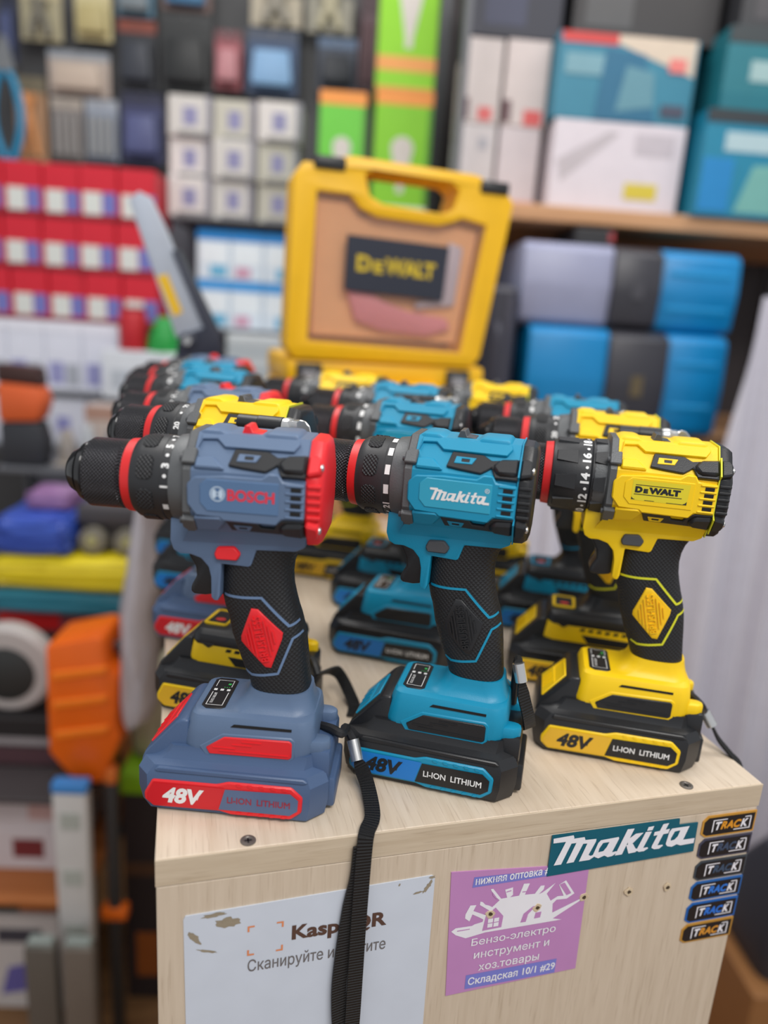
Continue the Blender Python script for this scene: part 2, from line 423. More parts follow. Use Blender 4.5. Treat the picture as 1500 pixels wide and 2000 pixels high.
printed(poster, 'corner_brackets', orange_p, corner_marks)
glue = plastic('old_glue', (150, 138, 118), 0.7, 0.5, 300)
rr = random.Random(3)
for cx, cz, a, l, wd in ((33, -42.5, 0.05, 7, 1.6), (41, -49, -0.1, 7, 3.6), (21.5, -56.5, -0.9, 6, 1.8), (29, -68, -0.35, 6.5, 0.8), (166.5, -44.5, 1.0, 5, 1.6), (160, -48.5, 0.2, 3.5, 0.7), (168.5, -38.2, 0, 2.2, 1.1), (147, -40.5, 1.2, 1.2, 0.6)):
    p = []
    for i in range(18):
        t = 6.283*i/18; r = 0.65+0.6*rr.random(); x = l*r*math.cos(t); z = wd*r*math.sin(t)
        p.append((cx+x*math.cos(a)-z*math.sin(a), cz+x*math.sin(a)+z*math.cos(a)))
    printed(poster, 'torn_patch', glue, lambda b: add_flat(b, mm(p), XZ, S*0.8))
flyer = flat_thing('shop_flyer', 'purple tool shop flyer with Cyrillic lettering on the counter front', 'flyer', [(181.6, -36.9), (262, -44.5), (283, -47.5), (285.2, -135.1), (186.9, -137.6)], plastic('flyer_purple', (192, 136, 190), 0.4, 0.03, 60))
blue_p = plastic('print_blue', (122, 126, 206), 0.45, 0); white_p = plastic('print_white', (236, 234, 240), 0.45, 0)
printed(flyer, 'text_band', blue_p, lambda b: add_flat(b, mm([(198, -43.2), (262, -46.6), (262, -51), (197.5, -51.2)]), XZ, S*0.8))
printed(flyer, 'text_band', blue_p, lambda b: (add_flat(b, mm([(200.2, -123), (268.6, -123), (268.4, -135), (200.3, -134.7)]), XZ, S*0.8)))
for t, x0, x1, z0, z1, bo in (('нижняя оптовка #', 199.3, 253, -49.9, -44.0, 0.02), ('Бензо-электро', 201.3, 264, -100.2, -92.6, 0.01), ('инструмент и', 204.2, 260.5, -111.5, -104.8, 0.01), ('хоз.товары', 208.6, 254, -122.4, -115.6, 0.01), ('Складская 10/1 #29', 202.1, 267.8, -132.8, -125.2, 0.018)):
    printed(flyer, 'text_line', white_p, lambda b: add_text(b, t, XZ, x0/1000, x1/1000, z0/1000, z1/1000, bo, 0, S*1.2))
HOUSE = [[185.8, -84.0], [188.7, -81.8], [200.3, -82.0], [202.0, -81.1], [207.6, -80.2], [208.1, -78.3], [205.0, -76.1], [199.7, -72.7], [198.1, -78.0], [194.7, -75.0], [194.7, -71.8], [197.5, -65.2], [201.8, -65.6], [200.1, -70.0], [209.1, -74.9], [211.6, -71.7], [204.3, -66.0], [204.4, -63.3], [206.2, -64.0], [208.2, -66.4], [211.2, -67.7], [213.5, -69.3], [218.3, -64.6], [213.9, -60.3], [210.8, -54.6], [212.6, -54.5], [216.7, -60.0], [219.3, -63.6], [223.6, -63.5], [221.4, -56.8], [227.0, -55.8], [227.7, -61.9], [225.8, -63.5], [232.3, -63.4], [234.8, -54.3], [239.2, -54.7], [236.6, -63.4], [244.0, -63.9], [247.7, -58.1], [250.6, -58.2], [250.3, -61.4], [247.1, -64.8], [249.9, -63.7], [258.7, -57.6], [253.1, -65.4], [256.9, -71.8], [261.8, -69.0], [266.4, -69.4], [261.6, -59.6], [266.5, -56.8], [274.6, -68.8], [269.1, -72.3], [261.4, -71.8], [258.8, -74.6], [259.5, -82.1], [279.3, -74.5], [281.0, -75.2], [260.6, -87.2], [267.7, -89.4], [210.7, -89.3], [196.7, -91.4], [189.3, -87.5]]
printed(flyer, 'house_drawing', white_p, lambda b: add_flat(b, mm(HOUSE), XZ, S*0.8))
def house_gaps(b):
    add_flat(b, mm([(208.2, -87.5), (209.5, -76), (216, -70), (222.5, -78), (222, -87)]), XZ, S)
    add_flat(b, mm([(236, -86), (237.5, -79), (244, -74), (246, -74), (241, -80), (240, -86)]), XZ, S)
    add_flat(b, mm([(246, -84.5), (246.6, -79.8), (251, -79.6), (250.5, -84.3)]), XZ, S)
    add_flat(b, mm([(190, -84.7), (190, -83.9), (199, -84.0), (199, -84.6)]), XZ, S)
    add_flat(b, mm([(262, -59.5), (265.6, -58.3), (272, -68), (268.6, -69.3)]), XZ, S, )
    add_flat(b, mm([(213, -60), (212.3, -57), (215.5, -61.5), (216.5, -64)]), XZ, S)
    add_flat(b, mm([(222.6, -58.4), (226, -57.8), (226.1, -58.6), (222.6, -59.2)]), XZ, S)
    add_flat(b, mm([(234.5, -60.4), (238.2, -60.6), (238.1, -61.3), (234.4, -61.1)]), XZ, S)
printed(flyer, 'drawing_gaps', MATS['flyer_purple'], house_gaps)
printed(flyer, 'window_panes', white_p, lambda b: [add_flat(b, mm(rect(x, x+3.6, z, z+3.2)), XZ, S*1.3) for x in (211.5, 215.9) for z in (-85.4, -81.6)])
sticker_t = plastic('sticker_teal', (0, 92, 112), 0.35, 0)
mak = flat_thing('brand_sticker', 'wide dark teal sticker with slanted white lettering overlapping the purple flyer', 'sticker', [(250.9, -18.9), (349.5, -19.2), (350, -24.2), (365.5, -24.4), (366.2, -48.4), (251, -50.9)], sticker_t, 0.0004, None, 0.0005)
printed(mak, 'sticker_lettering', white_p, lambda b: add_mark(b, XZ, 0.2518, 0.3647, -0.0425, -0.0204, 0.0012))
TR = [((202, 148, 62), (222, 150, 40), 'orange bordered sticker reading TRACK, topmost of the column', 374.2, -21.0, -38.4),
      ((70, 70, 88), (62, 78, 104), 'dark grey sticker reading TRACK directly under the topmost orange one', 374.9, -40.0, -56.8),
      ((64, 72, 80), (60, 80, 104), 'dark grey sticker reading TRACK directly above the two blue ones', 375.7, -59.0, -75.5),
      ((40, 104, 176), (46, 120, 214), 'blue bordered sticker reading TRACK, upper of the two blue ones', 375.6, -77.0, -93.6),
      ((30, 100, 180), (40, 116, 216), 'blue bordered sticker reading TRACK, lower of the two blue ones', 375.7, -95.5, -113.0),
      ((190, 140, 60), (214, 146, 52), 'orange bordered sticker reading TRACK, lowest of the column', 375.1, -114.4, -131.0)]
black_p = plastic('print_black', (24, 22, 26), 0.4, 0)
for k, (bc, tc_, lab, x, zt, zb) in enumerate(TR):
    hgt = zt-zb
    hexa = lambda i: [(x-4+i, zt-4-i*0.4), (x+i*0.4, zt-i), (415.8-i, zt-i), (415.8-i, zb+i), (x+i*0.4, zb+i), (x-4+i, zb+3+i*0.4)]
    t = flat_thing('track_sticker', lab, 'sticker', hexa(0), plastic('track_border_%d' % k, bc, 0.35, 0), 0.0003, 'column of small stickers on the counter front')
    printed(t, 'dark_field', black_p, lambda b: add_flat(b, mm(hexa(1.5)), XZ, 0.0006))
    cx0, cx1, cz = x+4.5, 411.5, (zt+zb)/2
    def fr(b):
        o_, i_ = rect(cx0, cx1, cz-5.2, cz+5.2), rect(cx0+0.8, cx1-0.8, cz-4.4, cz+4.4)
        add_flat(b, mm([(cx0, cz-5.2), (cx0+1.0, cz-4.4), (cx0+1.0, cz+4.4), (cx0+12, cz+4.4), (cx0+12, cz+5.2), (cx0, cz+5.2)]), XZ, 0.0007)
        add_flat(b, mm([(cx1, cz+5.2), (cx1-1.0, cz+4.4), (cx1-1.0, cz-4.4), (cx1-14, cz-4.4), (cx1-14, cz-5.2), (cx1, cz-5.2)]), XZ, 0.0007)
        add_flat(b, mm([(cx1-6, cz+4.4), (cx1, cz+4.4), (cx1, cz+5.2), (cx1-5.4, cz+5.2)]), XZ, 0.0007)
    printed(t, 'white_bracket', white_p, fr)
    wd = cx1-cx0-5.0; b0 = cx0+2.5
    def ends(b):
        add_text(b, 'T', XZ, b0/1000, (b0+wd*0.19)/1000, (cz-3.4)/1000, (cz+3.4)/1000, 0.05, 0.2, 0.0008)
        add_text(b, 'K', XZ, (b0+wd*0.78)/1000, (b0+wd)/1000, (cz-3.4)/1000, (cz+3.4)/1000, 0.05, 0.2, 0.0008)
    printed(t, 'white_letters', white_p, ends)
    printed(t, 'coloured_letters', plastic('track_ink_%d' % k, tc_, 0.4, 0), lambda b: add_text(b, 'RAC', XZ, (b0+wd*0.17)/1000, (b0+wd*0.79)/1000, (cz-3.4)/1000, (cz+3.4)/1000, 0.05, 0.2, 0.00075))

# ------------------------------------------------------------------ cordless drills
AX = 0.204                                                        # height of the drill's long axis
YZ = frame((0, 0, AX), (0, 1, 0), (0, 0, 1), (1, 0, 0))            # turned parts: third axis runs towards the back of the drill
def side(s, y, z=0.0): return frame((0, s*y, z), (1, 0, 0), (0, 0, 1), (0, s, 0))
def slope(s, y0, z0, y1, z1):
    v = Vector((0, s*(y1-y0), z1-z0)).normalized(); n = Vector((0, s*abs(v.z), abs(v.y)*(1 if z1 > z0 else -1)))
    return frame((0, s*y0, z0), (1, 0, 0), v, n)
UP = lambda s: slope(s, 0.030, 0.216, 0.014, 0.235)
LO = lambda s: slope(s, 0.030, 0.192, 0.017, 0.174)
MESH = {}
def shared(key, name, fn, smooth=35.0):
    if key not in MESH:
        b = bmesh.new(); fn(b); MESH[key] = finish(b, name, smooth)
    return MESH[key]
OCT = [(-14, 31), (14, 31), (30, 12), (30, -12), (17, -30), (-17, -30), (-30, -12), (-30, 12)]
def oct_loop(x, k=1.0, ky=None): return [(x/1000, p[0]*k/1000, AX+p[1]*(ky or k)/1000) for p in OCT]
def b_housing(b):
    add_loft(b, [oct_loop(-30, .9), oct_loop(-27, 1), oct_loop(36.5, 1), oct_loop(37.5, .97)])
    hump = [(-31, 226), (-31, 232.5), (-24, 237), (-14.5, 237), (-10, 234.5), (9, 234.5), (12, 237), (29, 237.2), (33.2, 231.5), (31.5, 226)]
    add_prism(b, mm(hump), side(1, 0), -0.0145, 0.0145, 0.0022, 2)
    for s in (1, -1):
        add_prism(b, mm([(-25, 14), (-23.5, 19.5), (-15, 20), (-10, 15), (29, 15), (32, 20), (31, 23), (-24, 23)]), UP(s), -0.004, 0.0022, 0.0009)
        add_prism(b, mm([(-25, 1), (-25, 12), (-12, 11.5), (-7, 3), (-10, 0)]), LO(s), -0.003, 0.003, 0.0009)
        add_prism(b, mm([(-25, 1), (-25, 8), (-15, 8.5), (-8, 1)]), UP(s), -0.003, 0.0025, 0.0009)
def b_panel(s0):
  def fn(b):
    for s in (s0,):
        add_prism(b, mm([(-24.5, 213), (-28.7, 208.5), (-28.6, 197.2), (-23.5, 190.8), (-10, 190.3), (-8, 188.6), (22, 188.2), (25, 191.8), (37.2, 192), (37.2, 213), (25, 213.5), (22.8, 217.5), (17, 217.5), (13, 214.5), (-8, 214.5)]), side(s, 0.030), -0.003, 0.0022, 0.0008)
        for z in (193.7, 198.2, 202.7, 207.2, 211.6): add_prism(b, mm(rect(26.5, 37, z-0.7, z+0.7)), side(s, 0.030), 0.0, 0.0030, 0.0005)
  return fn
def b_vent(z0):
  def fn(b):
    for s in (-1,):
        for z in (z0,): add_prism(b, mm(rect(29.5, 35.3, z-1.2, z+1.2)), side(s, 0.030), 0.0, 0.00245)  # flat dark plate; the slot's inner shade is put into its colour
  return fn
def b_plate(b):
    for s in (-1,): add_prism(b, mm([(-17, 212.4), (-21.3, 208.8), (-21.2, 198.6), (-17, 194), (23, 194), (23, 212.4)]), side(s, 0.030), 0.0, 0.0027, 0.0004)
def b_upper_guard(s0):
  def fn(b):
    for s in (s0,):
        add_prism(b, mm([(-6.4, 3.8), (-4, 14.4), (15.2, 14), (20.4, 10.8), (37.4, 13.5), (37.4, -1), (23.5, -1), (21, 6), (18.7, 4), (15, 1.2), (1.6, 2.6)]), UP(s), -0.003, 0.0021, 0.0005)
        add_prism(b, mm([(21, 6), (25, 11.5), (37.4, 13), (37.4, 1), (25, 0.5)]), UP(s), 0.0, 0.0045, 0.0018)
  return fn
def b_lower_guard(s0):
  def fn(b):
    for s in (s0,):
        add_prism(b, mm([(-7.8, 2.3), (9.8, 2.1), (12.5, 7.6), (19.9, 7.8), (22.9, 0), (37.4, -1), (37.4, 13.5), (24.2, 12), (-4.8, 11.4)]), LO(s), -0.003, 0.0021, 0.0005)
        add_prism(b, mm([(22, 8), (26, 1.5), (37.4, 0), (37.4, 12.5), (26, 11.5)]), LO(s), 0.0, 0.0045, 0.0018)
  return fn
def b_window(b):
    for s in (-1,):
        add_prism(b, mm([(-2.1, 6.2), (-1.2, 11.2), (11.2, 11), (8.9, 6.4)]), UP(s), 0.0, 0.0026, 0.0003, 1, [mm(rect(2.2, 7.2, 7.6, 9.9))])
def b_window_low(b):
    for s in (-1,):
        add_prism(b, mm([(-3.1, 6.2), (7.7, 6.4), (6, 10.4), (-1.5, 10.4)]), LO(s), 0.0, 0.0026, 0.0003, 1, [mm(rect(0, 4.6, 7.4, 9.4))])
def b_gear(b):
    add_rev(b, [(-0.042, 0.0240), (-0.0415, 0.0262), (-0.031, 0.0280), (-0.0295, 0.0275), (-0.0275, 0.024)], YZ, 48)
    add_loft(b, [oct_loop(-32.5, .96), oct_loop(-31.5, 1.01), oct_loop(-27.5, 1.01), oct_loop(-26.5, .98)])
    for s in (1, -1):
        for F in (UP(s), LO(s)): add_prism(b, mm([(-32.5, 3), (-32.5, 10.5), (-30.5, 12.5), (-24.8, 12.8), (-24.8, 3)]), F, -0.003, 0.0034, 0.0006)
def b_gear_screw(lo):
  def fn(b):
    for s in (-1,):
        for F in ((LO(s),) if lo else (UP(s),)):
            c = fpt(F, -0.0325, 0.007, 0.0005); add_rev(b, [(-0.0015, 0.0019), (-0.0008, 0.0021), (0.001, 0.0021)], frame(c, (0, 1, 0), (0, 0, 1), (1, 0, 0)), 12)
  return fn
def b_cap(b):
    add_loft(b, [oct_loop(37.5, .99), oct_loop(38.5, 1.0), oct_loop(43.5, .99), oct_loop(46.3, .92), oct_loop(47.5, .8)])
    for s in (1, -1):
        for z in (193.7, 198.2, 202.7, 207.2, 211.6): add_prism(b, mm(rect(38.2, 46.0, z-1.1, z+1.1)), side(s, 0.028), -0.002, 0.0032, 0.0006)
        for F in (UP(s), LO(s)): add_prism(b, mm([(38, 0), (38, 13), (43.5, 13), (45.5, 10), (45.5, 2)]), F, -0.003, 0.0042, 0.0012)
def b_cap_screw(lo):
  def fn(b):
    for s in (-1,):
        for F in ((LO(s),) if lo else (UP(s),)):
            c = fpt(F, 0.0455, 0.0066, 0.0012); add_rev(b, [(-0.001, 0.0023), (0.0006, 0.0021), (0.0012, 0.0012)], frame(c, (0, 1, 0), (0, 0, 1), (1, 0, 0)), 14)
  return fn
def b_seam(b):
    add_loft(b, [oct_loop(37.1, 1.035), oct_loop(37.9, 1.035)], True)
    for s in (1, -1):
        for F in (UP(s), LO(s)): add_prism(b, mm(rect(37.2, 38.1, -0.5, 14)), F, -0.002, 0.0050)
def b_chuck(b):
    add_rev(b, [(-0.096, 0.0170), (-0.0952, 0.0196), (-0.094, 0.0207), (-0.0745, 0.0207), (-0.0732, 0.0197), (-0.0710, 0.0197), (-0.0700, 0.0185)], YZ, 64)
def b_nose(b):
    add_rev(b, [(-0.100, 0.0055), (-0.1085, 0.0060), (-0.1090, 0.0085), (-0.1065, 0.0118), (-0.1020, 0.0146), (-0.1016, 0.0138), (-0.1002, 0.0140), (-0.0998, 0.0172), (-0.0965, 0.0190), (-0.0950, 0.018)], YZ, 48)
def b_ring(b): add_rev(b, [(-0.0712, 0.0205), (-0.0709, 0.0217), (-0.0655, 0.0222), (-0.0650, 0.021)], YZ, 56)
def b_ring_wide(b): add_rev(b, [(-0.0755, 0.0205), (-0.0752, 0.0222), (-0.0700, 0.0228), (-0.0690, 0.021)], YZ, 56)
def b_collar(b):
    add_rev(b, [(-0.0660, 0.0212), (-0.0655, 0.0226), (-0.0630, 0.0243), (-0.0595, 0.0252), (-0.0470, 0.0254), (-0.0465, 0.0250), (-0.0405, 0.0250), (-0.0400, 0.024)], YZ, 72)
def wrapx(r, a0, x0): return lambda u, v: Vector((x0-v, r*math.cos(a0+u/r)*-1.0, AX+r*math.sin(a0+u/r)))
def b_pads(b):
    for k in range(8):
        a = 2*math.pi*k/8+0.42
        half = [(-7.2, 2.6), (-5.4, 4.5), (-2.7, 4.6), (0, 4.6), (2.7, 4.6), (5.4, 4.5), (7.2, 2.6), (7.2, -2.6), (5.4, -4.5), (2.7, -4.6), (0, -4.6), (-2.7, -4.6), (-5.4, -4.5), (-7.2, -2.6)]
        for i in range(6):                                           # strips that follow the curve of the collar
            q = [half[i], half[i+1], half[12-i], half[13-i]]
            add_loft(b, [[wrapx(0.0247, a, -0.0555)(p[0]/1000, p[1]/1000) for p in q], [wrapx(0.0259, a, -0.0555)(p[0]*.96/1000, p[1]*.96/1000) for p in q]])
def b_marks(kind):
    def fn(b):
        seq = {'teal': [(-1.75, '17'), (-1.5, '•'), (-1.22, '19'), (-0.95, '•'), (-0.66, '21'), (-0.15, 0), (0.35, 0), (0.85, 0), (1.35, 0)], 'blue': [(-1.2, 0), (-0.52, 0), (0.0, '1'), (0.24, '•'), (0.48, '3'), (0.74, '•'), (1.0, '5'), (1.26, '•'), (1.5, '7')],
               'yellow': [(-1.62, '•'), (-1.3, '16'), (-.85, '•'), (-0.42, '18'), (0.05, '•'), (.5, '20'), (0.93, '•'), (1.30, '22'), (1.7, 0)], 'smooth': [(-1.0, '10'), (-0.72, '•'), (-0.44, '12'), (-0.16, '•'), (0.12, '14'), (0.40, '•'), (0.68, '16'), (0.96, '•'), (1.24, '18'), (1.52, '•'), (1.8, '20')]}[kind]
        r = 0.02525 if kind != 'smooth' else 0.02665; x0 = -0.0415 if kind != 'smooth' else -0.0440
        big = 1.28 if kind == 'smooth' else 1.0
        for a, t in seq:
            wpf = wrapx(r, a, x0)
            if t is None: continue
            if t == 0: hw_ = 0.0031 if kind != 'blue' else 0.0019; p = [(-hw_, 0.0009), (0, 0.0009), (hw_, 0.0009), (hw_, 0.0041), (0, 0.0041), (-hw_, 0.0041)]; b.faces.new([b.verts.new(wpf(*q)) for q in p])
            elif t == '•':
                b.faces.new([b.verts.new(wpf(0.0011*math.cos(6.283*i/12), 0.0024+0.0011*math.sin(6.283*i/12))) for i in range(12)])
            else:
                wd = 0.0058 if len(t) == 2 else (0.0012 if t == '1' else 0.003)
                add_text(b, t, None, -wd/2*big, wd/2*big, 0.0002, 0.0048*big, 0.045, 0, 0, wpf)
    return fn
def b_collar_smooth(b):
    add_rev(b, [(-0.0700, 0.0215), (-0.0695, 0.0242), (-0.0675, 0.0252), (-0.0510, 0.0264), (-0.0495, 0.0264), (-0.0440, 0.0264), (-0.0432, 0.0255), (-0.0425, 0.0262), (-0.0330, 0.0268), (-0.0320, 0.025)], YZ, 72)
    for k in range(9):
        a = 2*math.pi*k/9
        for x, l, wd in ((-0.0600, 0.0075, 0.0058), (-0.0375, 0.0042, 0.0058)):
            r0 = 0.0257+(x+0.060)*0.05
            prof = [(-wd*.7, l), (-wd, -l), (wd, -l), (wd*.7, l)]
            add_loft(b, [[wrapx(r0-0.001, a, x)(p, q) for p, q in prof], [wrapx(r0+0.0012, a, x)(p*.92, q*.92) for p, q in prof]])
def b_selector(b):
    add_prism(b, mm([(-8.5, 234), (-4, 234.8), (-2.5, 239.5), (0.5, 239.5), (2, 236), (7.5, 235.4), (8, 234)]), side(1, 0), -0.0075, 0.0075, 0.0007)
def b_yoke(b):
    add_prism(b, mm([(-43, 184), (-43.5, 170), (-41.5, 164.5), (-37.5, 162.3), (-31.5, 162.5), (-25, 160.5), (-20.5, 155.5), (-19, 149), (-18.8, 136.5), (-17, 134.6), (-14.6, 134.6), (-13.5, 138), (-12.8, 158), (3.5, 157.3), (5, 158.5), (7.8, 168), (31, 169), (36.5, 172), (37, 186)]), side(1, 0), -0.0173, 0.0173, 0.0016, 2)
    add_loft(b, [[(-0.036, -0.0172, 0.170), (0.036, -0.0172, 0.172), (0.036, 0.0172, 0.172), (-0.036, 0.0172, 0.170)], [(-0.030, -0.021, 0.180), (0.0375, -0.021, 0.180), (0.0375, 0.021, 0.180), (-0.030, 0.021, 0.180)]])
GRIP = [(69.5, 5, 41.8), (75, 4.4, 41.2), (82, 2.0, 40.3), (90, -1.4, 39.3), (97, -4.1, 38.6), (105, -7.0, 37.6), (111, -9.0, 36.7), (118, -10.4, 35), (123, -11.6, 33.6), (128, -13.4, 31.8), (135, -15, 29.8), (142, -15.2, 28.1), (150, -15.2, 27.3), (157, -15.2, 27.8), (163, -15.2, 29.5), (168, -15.2, 32.5), (172, -15.2, 35)]
def grip_at(z):
    z *= 1000
    for a, c in zip(GRIP[:-1], GRIP[1:]):
        if a[0] <= z <= c[0]:
            t = (z-a[0])/(c[0]-a[0]); f = a[1]+(c[1]-a[1])*t; r = a[2]+(c[2]-a[2])*t
            return (f+r)/2000, (r-f)/2000, (0.0168 if z < 130 else 0.0168-0.0006*min(1, (z-130)/20))
    return (0.013, 0.021, 0.0165)
GN = 2.7
def grip_y(x, z):
    cx, a, t = grip_at(z); d = min(0.985, abs(x-cx)/a)
    return t*(1-d**GN)**(1/GN)
def b_grip(b):
    loops = []; zs = [g[0] for g in GRIP]
    for z in zs:
        cx, a, t = grip_at(z/1000); l = []
        for i in range(40):
            th = 2*math.pi*i/40; c, s = math.cos(th), math.sin(th)
            l.append((cx+a*math.copysign(abs(c)**(2/GN), c), t*math.copysign(abs(s)**(2/GN), s), z/1000))
        loops.append(l)
    add_loft(b, loops)
def drape(b, poly, off, s=-1, rings=6):
    """a plate that follows the curve of the grip: concentric outlines around its middle"""
    n = len(poly); cx = sum(p[0] for p in poly)/n; cz = sum(p[1] for p in poly)/n; pts = []
    for i in range(n):
        for k in range(4):
            t = k/4; a, c = poly[i], poly[(i+1) % n]; pts.append((a[0]+(c[0]-a[0])*t, a[1]+(c[1]-a[1])*t))
    loops = [[(x, s*(grip_y(x, z)-0.0015), z) for x, z in pts], [(x, s*(grip_y(x, z)+off*0.6), z) for x, z in pts]]
    for r in range(rings):
        f = 1-0.04-0.9*r/rings
        loops.append([(cx+(x-cx)*f, s*(grip_y(cx+(x-cx)*f, cz+(z-cz)*f)+off), cz+(z-cz)*f) for x, z in pts])
    add_loft(b, loops)
def strip(p, wd):
    """a polyline widened into a closed outline"""
    L, Rr = [], []
    for i, q in enumerate(p):
        a = Vector(p[max(i-1, 0)]); c = Vector(p[min(i+1, len(p)-1)]); d = (c-a).normalized(); n = Vector((-d.y, d.x))*wd/2
        L.append((q[0]+n.x, q[1]+n.y)); Rr.append((q[0]-n.x, q[1]-n.y))
    return L, Rr
def b_trim(b):
    for s in (-1,):
        for line in ([(-14.2, 137.2), (0, 137.7), (11.4, 138.5), (20, 129.4), (28.2, 120.8), (31, 121.6), (33.4, 122.6)], [(1.6, 88.5), (6, 87.0), (14, 88.3), (22.8, 90.2), (26.5, 101), (30.6, 112.8), (33, 113.9), (35.6, 115)]):
            pts = []
            for i in range(len(line)-1):
                for k in range(5): t = k/5; pts.append((line[i][0]+(line[i+1][0]-line[i][0])*t, line[i][1]+(line[i+1][1]-line[i][1])*t))
            pts.append(line[-1]); L, Rr = strip(mm(pts), 0.0015); prev = None
            for l, r in zip(L, Rr):
                ring = [b.verts.new((q[0], s*(grip_y(q[0], q[1])+o), q[1])) for q, o in ((l, -0.001), (l, 0.0004), (r, 0.0004), (r, -0.001))]
                if prev:
                    for k in range(4): b.faces.new((prev[k], prev[(k+1) % 4], ring[(k+1) % 4], ring[k]))
                prev = ring
DIA = [(5.5, 131.5), (9.6, 131.3), (24.9, 117.0), (24.6, 113.2), (18.6, 94.0), (15.0, 94.2), (-0.5, 109.2), (-0.6, 112.5)]
def b_badge(b):
    for s in (-1,): drape(b, mm(DIA), 0.0011, s)
AXD = (Vector((0.0165, 0.0945)), Vector((0.0075, 0.1315)))
def b_ridges(b):
    d = (AXD[1]-AXD[0]).normalized(); n = Vector((d.y, -d.x)); c = Vector((0.0120, 0.1128))
    for k, hl in ((-8.2, 4.0), (-6.2, 8.0), (-4.2, 11.5), (4.2, 11.5), (6.2, 8.0), (8.2, 4.0)):
        o = c+n*(k/1000); a, e = o-d*(hl/1000), o+d*(hl/1000)
        q = [(a+n*0.0004), (e+n*0.0004), (e-n*0.0004), (a-n*0.0004)]
        lo = [b.verts.new((p.x, -(grip_y(p.x, p.y)+0.0005), p.y)) for p in q]; hi = [b.verts.new((p.x, -(grip_y(p.x, p.y)+0.0022), p.y)) for p in q]
        b.faces.new(hi)
        for i in range(4): b.faces.new((lo[i], lo[(i+1) % 4], hi[(i+1) % 4], hi[i]))
def b_badge_text(b):
    d = (AXD[1]-AXD[0]).normalized(); n = Vector((-d.y, d.x)); c = Vector((0.0120, 0.1128))
    def wpf(u, v):
        p = c+d*u+n*v; return Vector((p.x, -(grip_y(p.x, p.y)+0.0022), p.y))
    add_text(b, 'BRUSHLESS', None, -0.0148, 0.0148, -0.0025, 0.0025, 0.006, 0, 0, wpf, (0, 0.0016, 0))
def b_trigger(b):
    add_prism(b, mm([(-37.3, 164), (-34.5, 158.5), (-31, 152), (-30.3, 146), (-33.6, 139.5), (-34, 136), (-32, 134.2), (-25, 134), (-20, 135), (-17, 138), (-17, 166)]), side(1, 0), -0.0085, 0.0085, 0.0022, 3)
def b_button(b): 
    for s in (-1,): add_prism(b, mm([(-16.7, 164.5), (-14.8, 169), (-4.8, 169.8), (-1, 165.6), (-3, 161.4), (-15.3, 161.2)]), side(s, 0), 0.014, 0.0198, 0.0008)
def rloop(x0, x1, hw, z, cl, cr_, n=5):
    """rounded rectangle in plan: front (left) corners radius cl, back corners radius cr_"""
    l = []
    for cx, cy, a0, r in ((x0+cl, -hw+cl, math.pi, cl), (x1-cr_, -hw+cr_, 1.5*math.pi, cr_), (x1-cr_, hw-cr_, 0, cr_), (x0+cl, hw-cl, .5*math.pi, cl)):
        for i in range(n): a = a0+(math.pi/2)*i/(n-1); l.append(((cx+r*math.cos(a))/1000, (cy+r*math.sin(a))/1000, z/1000))
    return l
def b_shoe(b):
    add_loft(b, [rloop(-24, 38, 24.5, 30, 6, 6), rloop(-27, 40, 25.5, 31.2, 7, 7), rloop(-33.8, 46.5, 27, 39, 9, 9), rloop(-34.3, 48.3, 27.2, 43.5, 9, 9), rloop(-33.2, 48.2, 27, 50, 9, 9), rloop(-30.8, 47.4, 26.6, 58, 8, 9), rloop(-29.5, 47, 24.6, 62.2, 7, 10), rloop(-28.2, 46.5, 21.5, 63.8, 6, 10), rloop(-8, 45.8, 21.2, 64.2, 10, 12), rloop(-4, 45.0, 19.6, 66, 10, 12), rloop(0, 44.0, 18.4, 69, 12, 13), rloop(2.3, 43.2, 17.8, 73, 13, 14), rloop(3.4, 42.6, 17.5, 76.5, 13, 14)])
def b_inset(b):
    for s in (-1,): add_prism(b, mm([(-18.5, 42.3), (-16.2, 38), (33.2, 38.6), (34.8, 40), (34.8, 49.8), (33.2, 51.4), (-7.0, 50.4)]), side(s, 0.0266), -0.002, 0.0017, 0.0006)
    for z, a, e in ((43.2, -14, 0), (45.8, -2, 10), (41.2, -10, 33), (48.2, 4, 16)):
        add_prism(b, mm(rect(a, e, z-0.35, z+0.35)), side(-1, 0.0266), 0, 0.0021)
def b_inset_rim(b):
    for s in (-1,): add_prism(b, mm([(-23, 42.5), (-19, 36.6), (34, 36.8), (36.8, 39.5), (36.8, 51), (34, 53.2), (-8.5, 52.2)]), side(s, 0.0262), -0.002, 0.0014, 0.0007)
def b_slot(b):
    for s in (-1,): add_prism(b, mm([(-3.4, 57.0), (-1.5, 58.6), (34.1, 58.6), (34.1, 57.2)]), side(s, 0.0255), -0.002, 0.0016)
def b_loop(s0):
  def fn(b):
    for s in (s0,):
        add_prism(b, [(0.040, s*0.012), (0.054, s*0.0125), (0.0575, s*0.0150), (0.0575, s*0.0200), (0.053, s*0.0235), (0.040, s*0.0245)], frame((0, 0, 0), (1, 0, 0), (0, 1, 0), (0, 0, 1)), 0.041, 0.050, 0.002, 2)
  return fn
TOP = frame((0, 0, 0.0639), (1, 0, 0), (0, 1, 0), (0, 0, 1))
def disp_poly(i): return mm([(-24.6+i, -16+i*.6), (-21+i*.4, -19.4+i), (-12+0-i*.4, -19.4+i), (-9.4-i, -17+i*.6), (-9.4-i, 17-i*.6), (-12.5-i*.4, 19.4-i), (-22+i*.4, 19.4-i), (-24.6+i, 17-i*.6)])
def b_disp(b): add_prism(b, disp_poly(0), TOP, -0.0015, 0.0006, 0.0002)
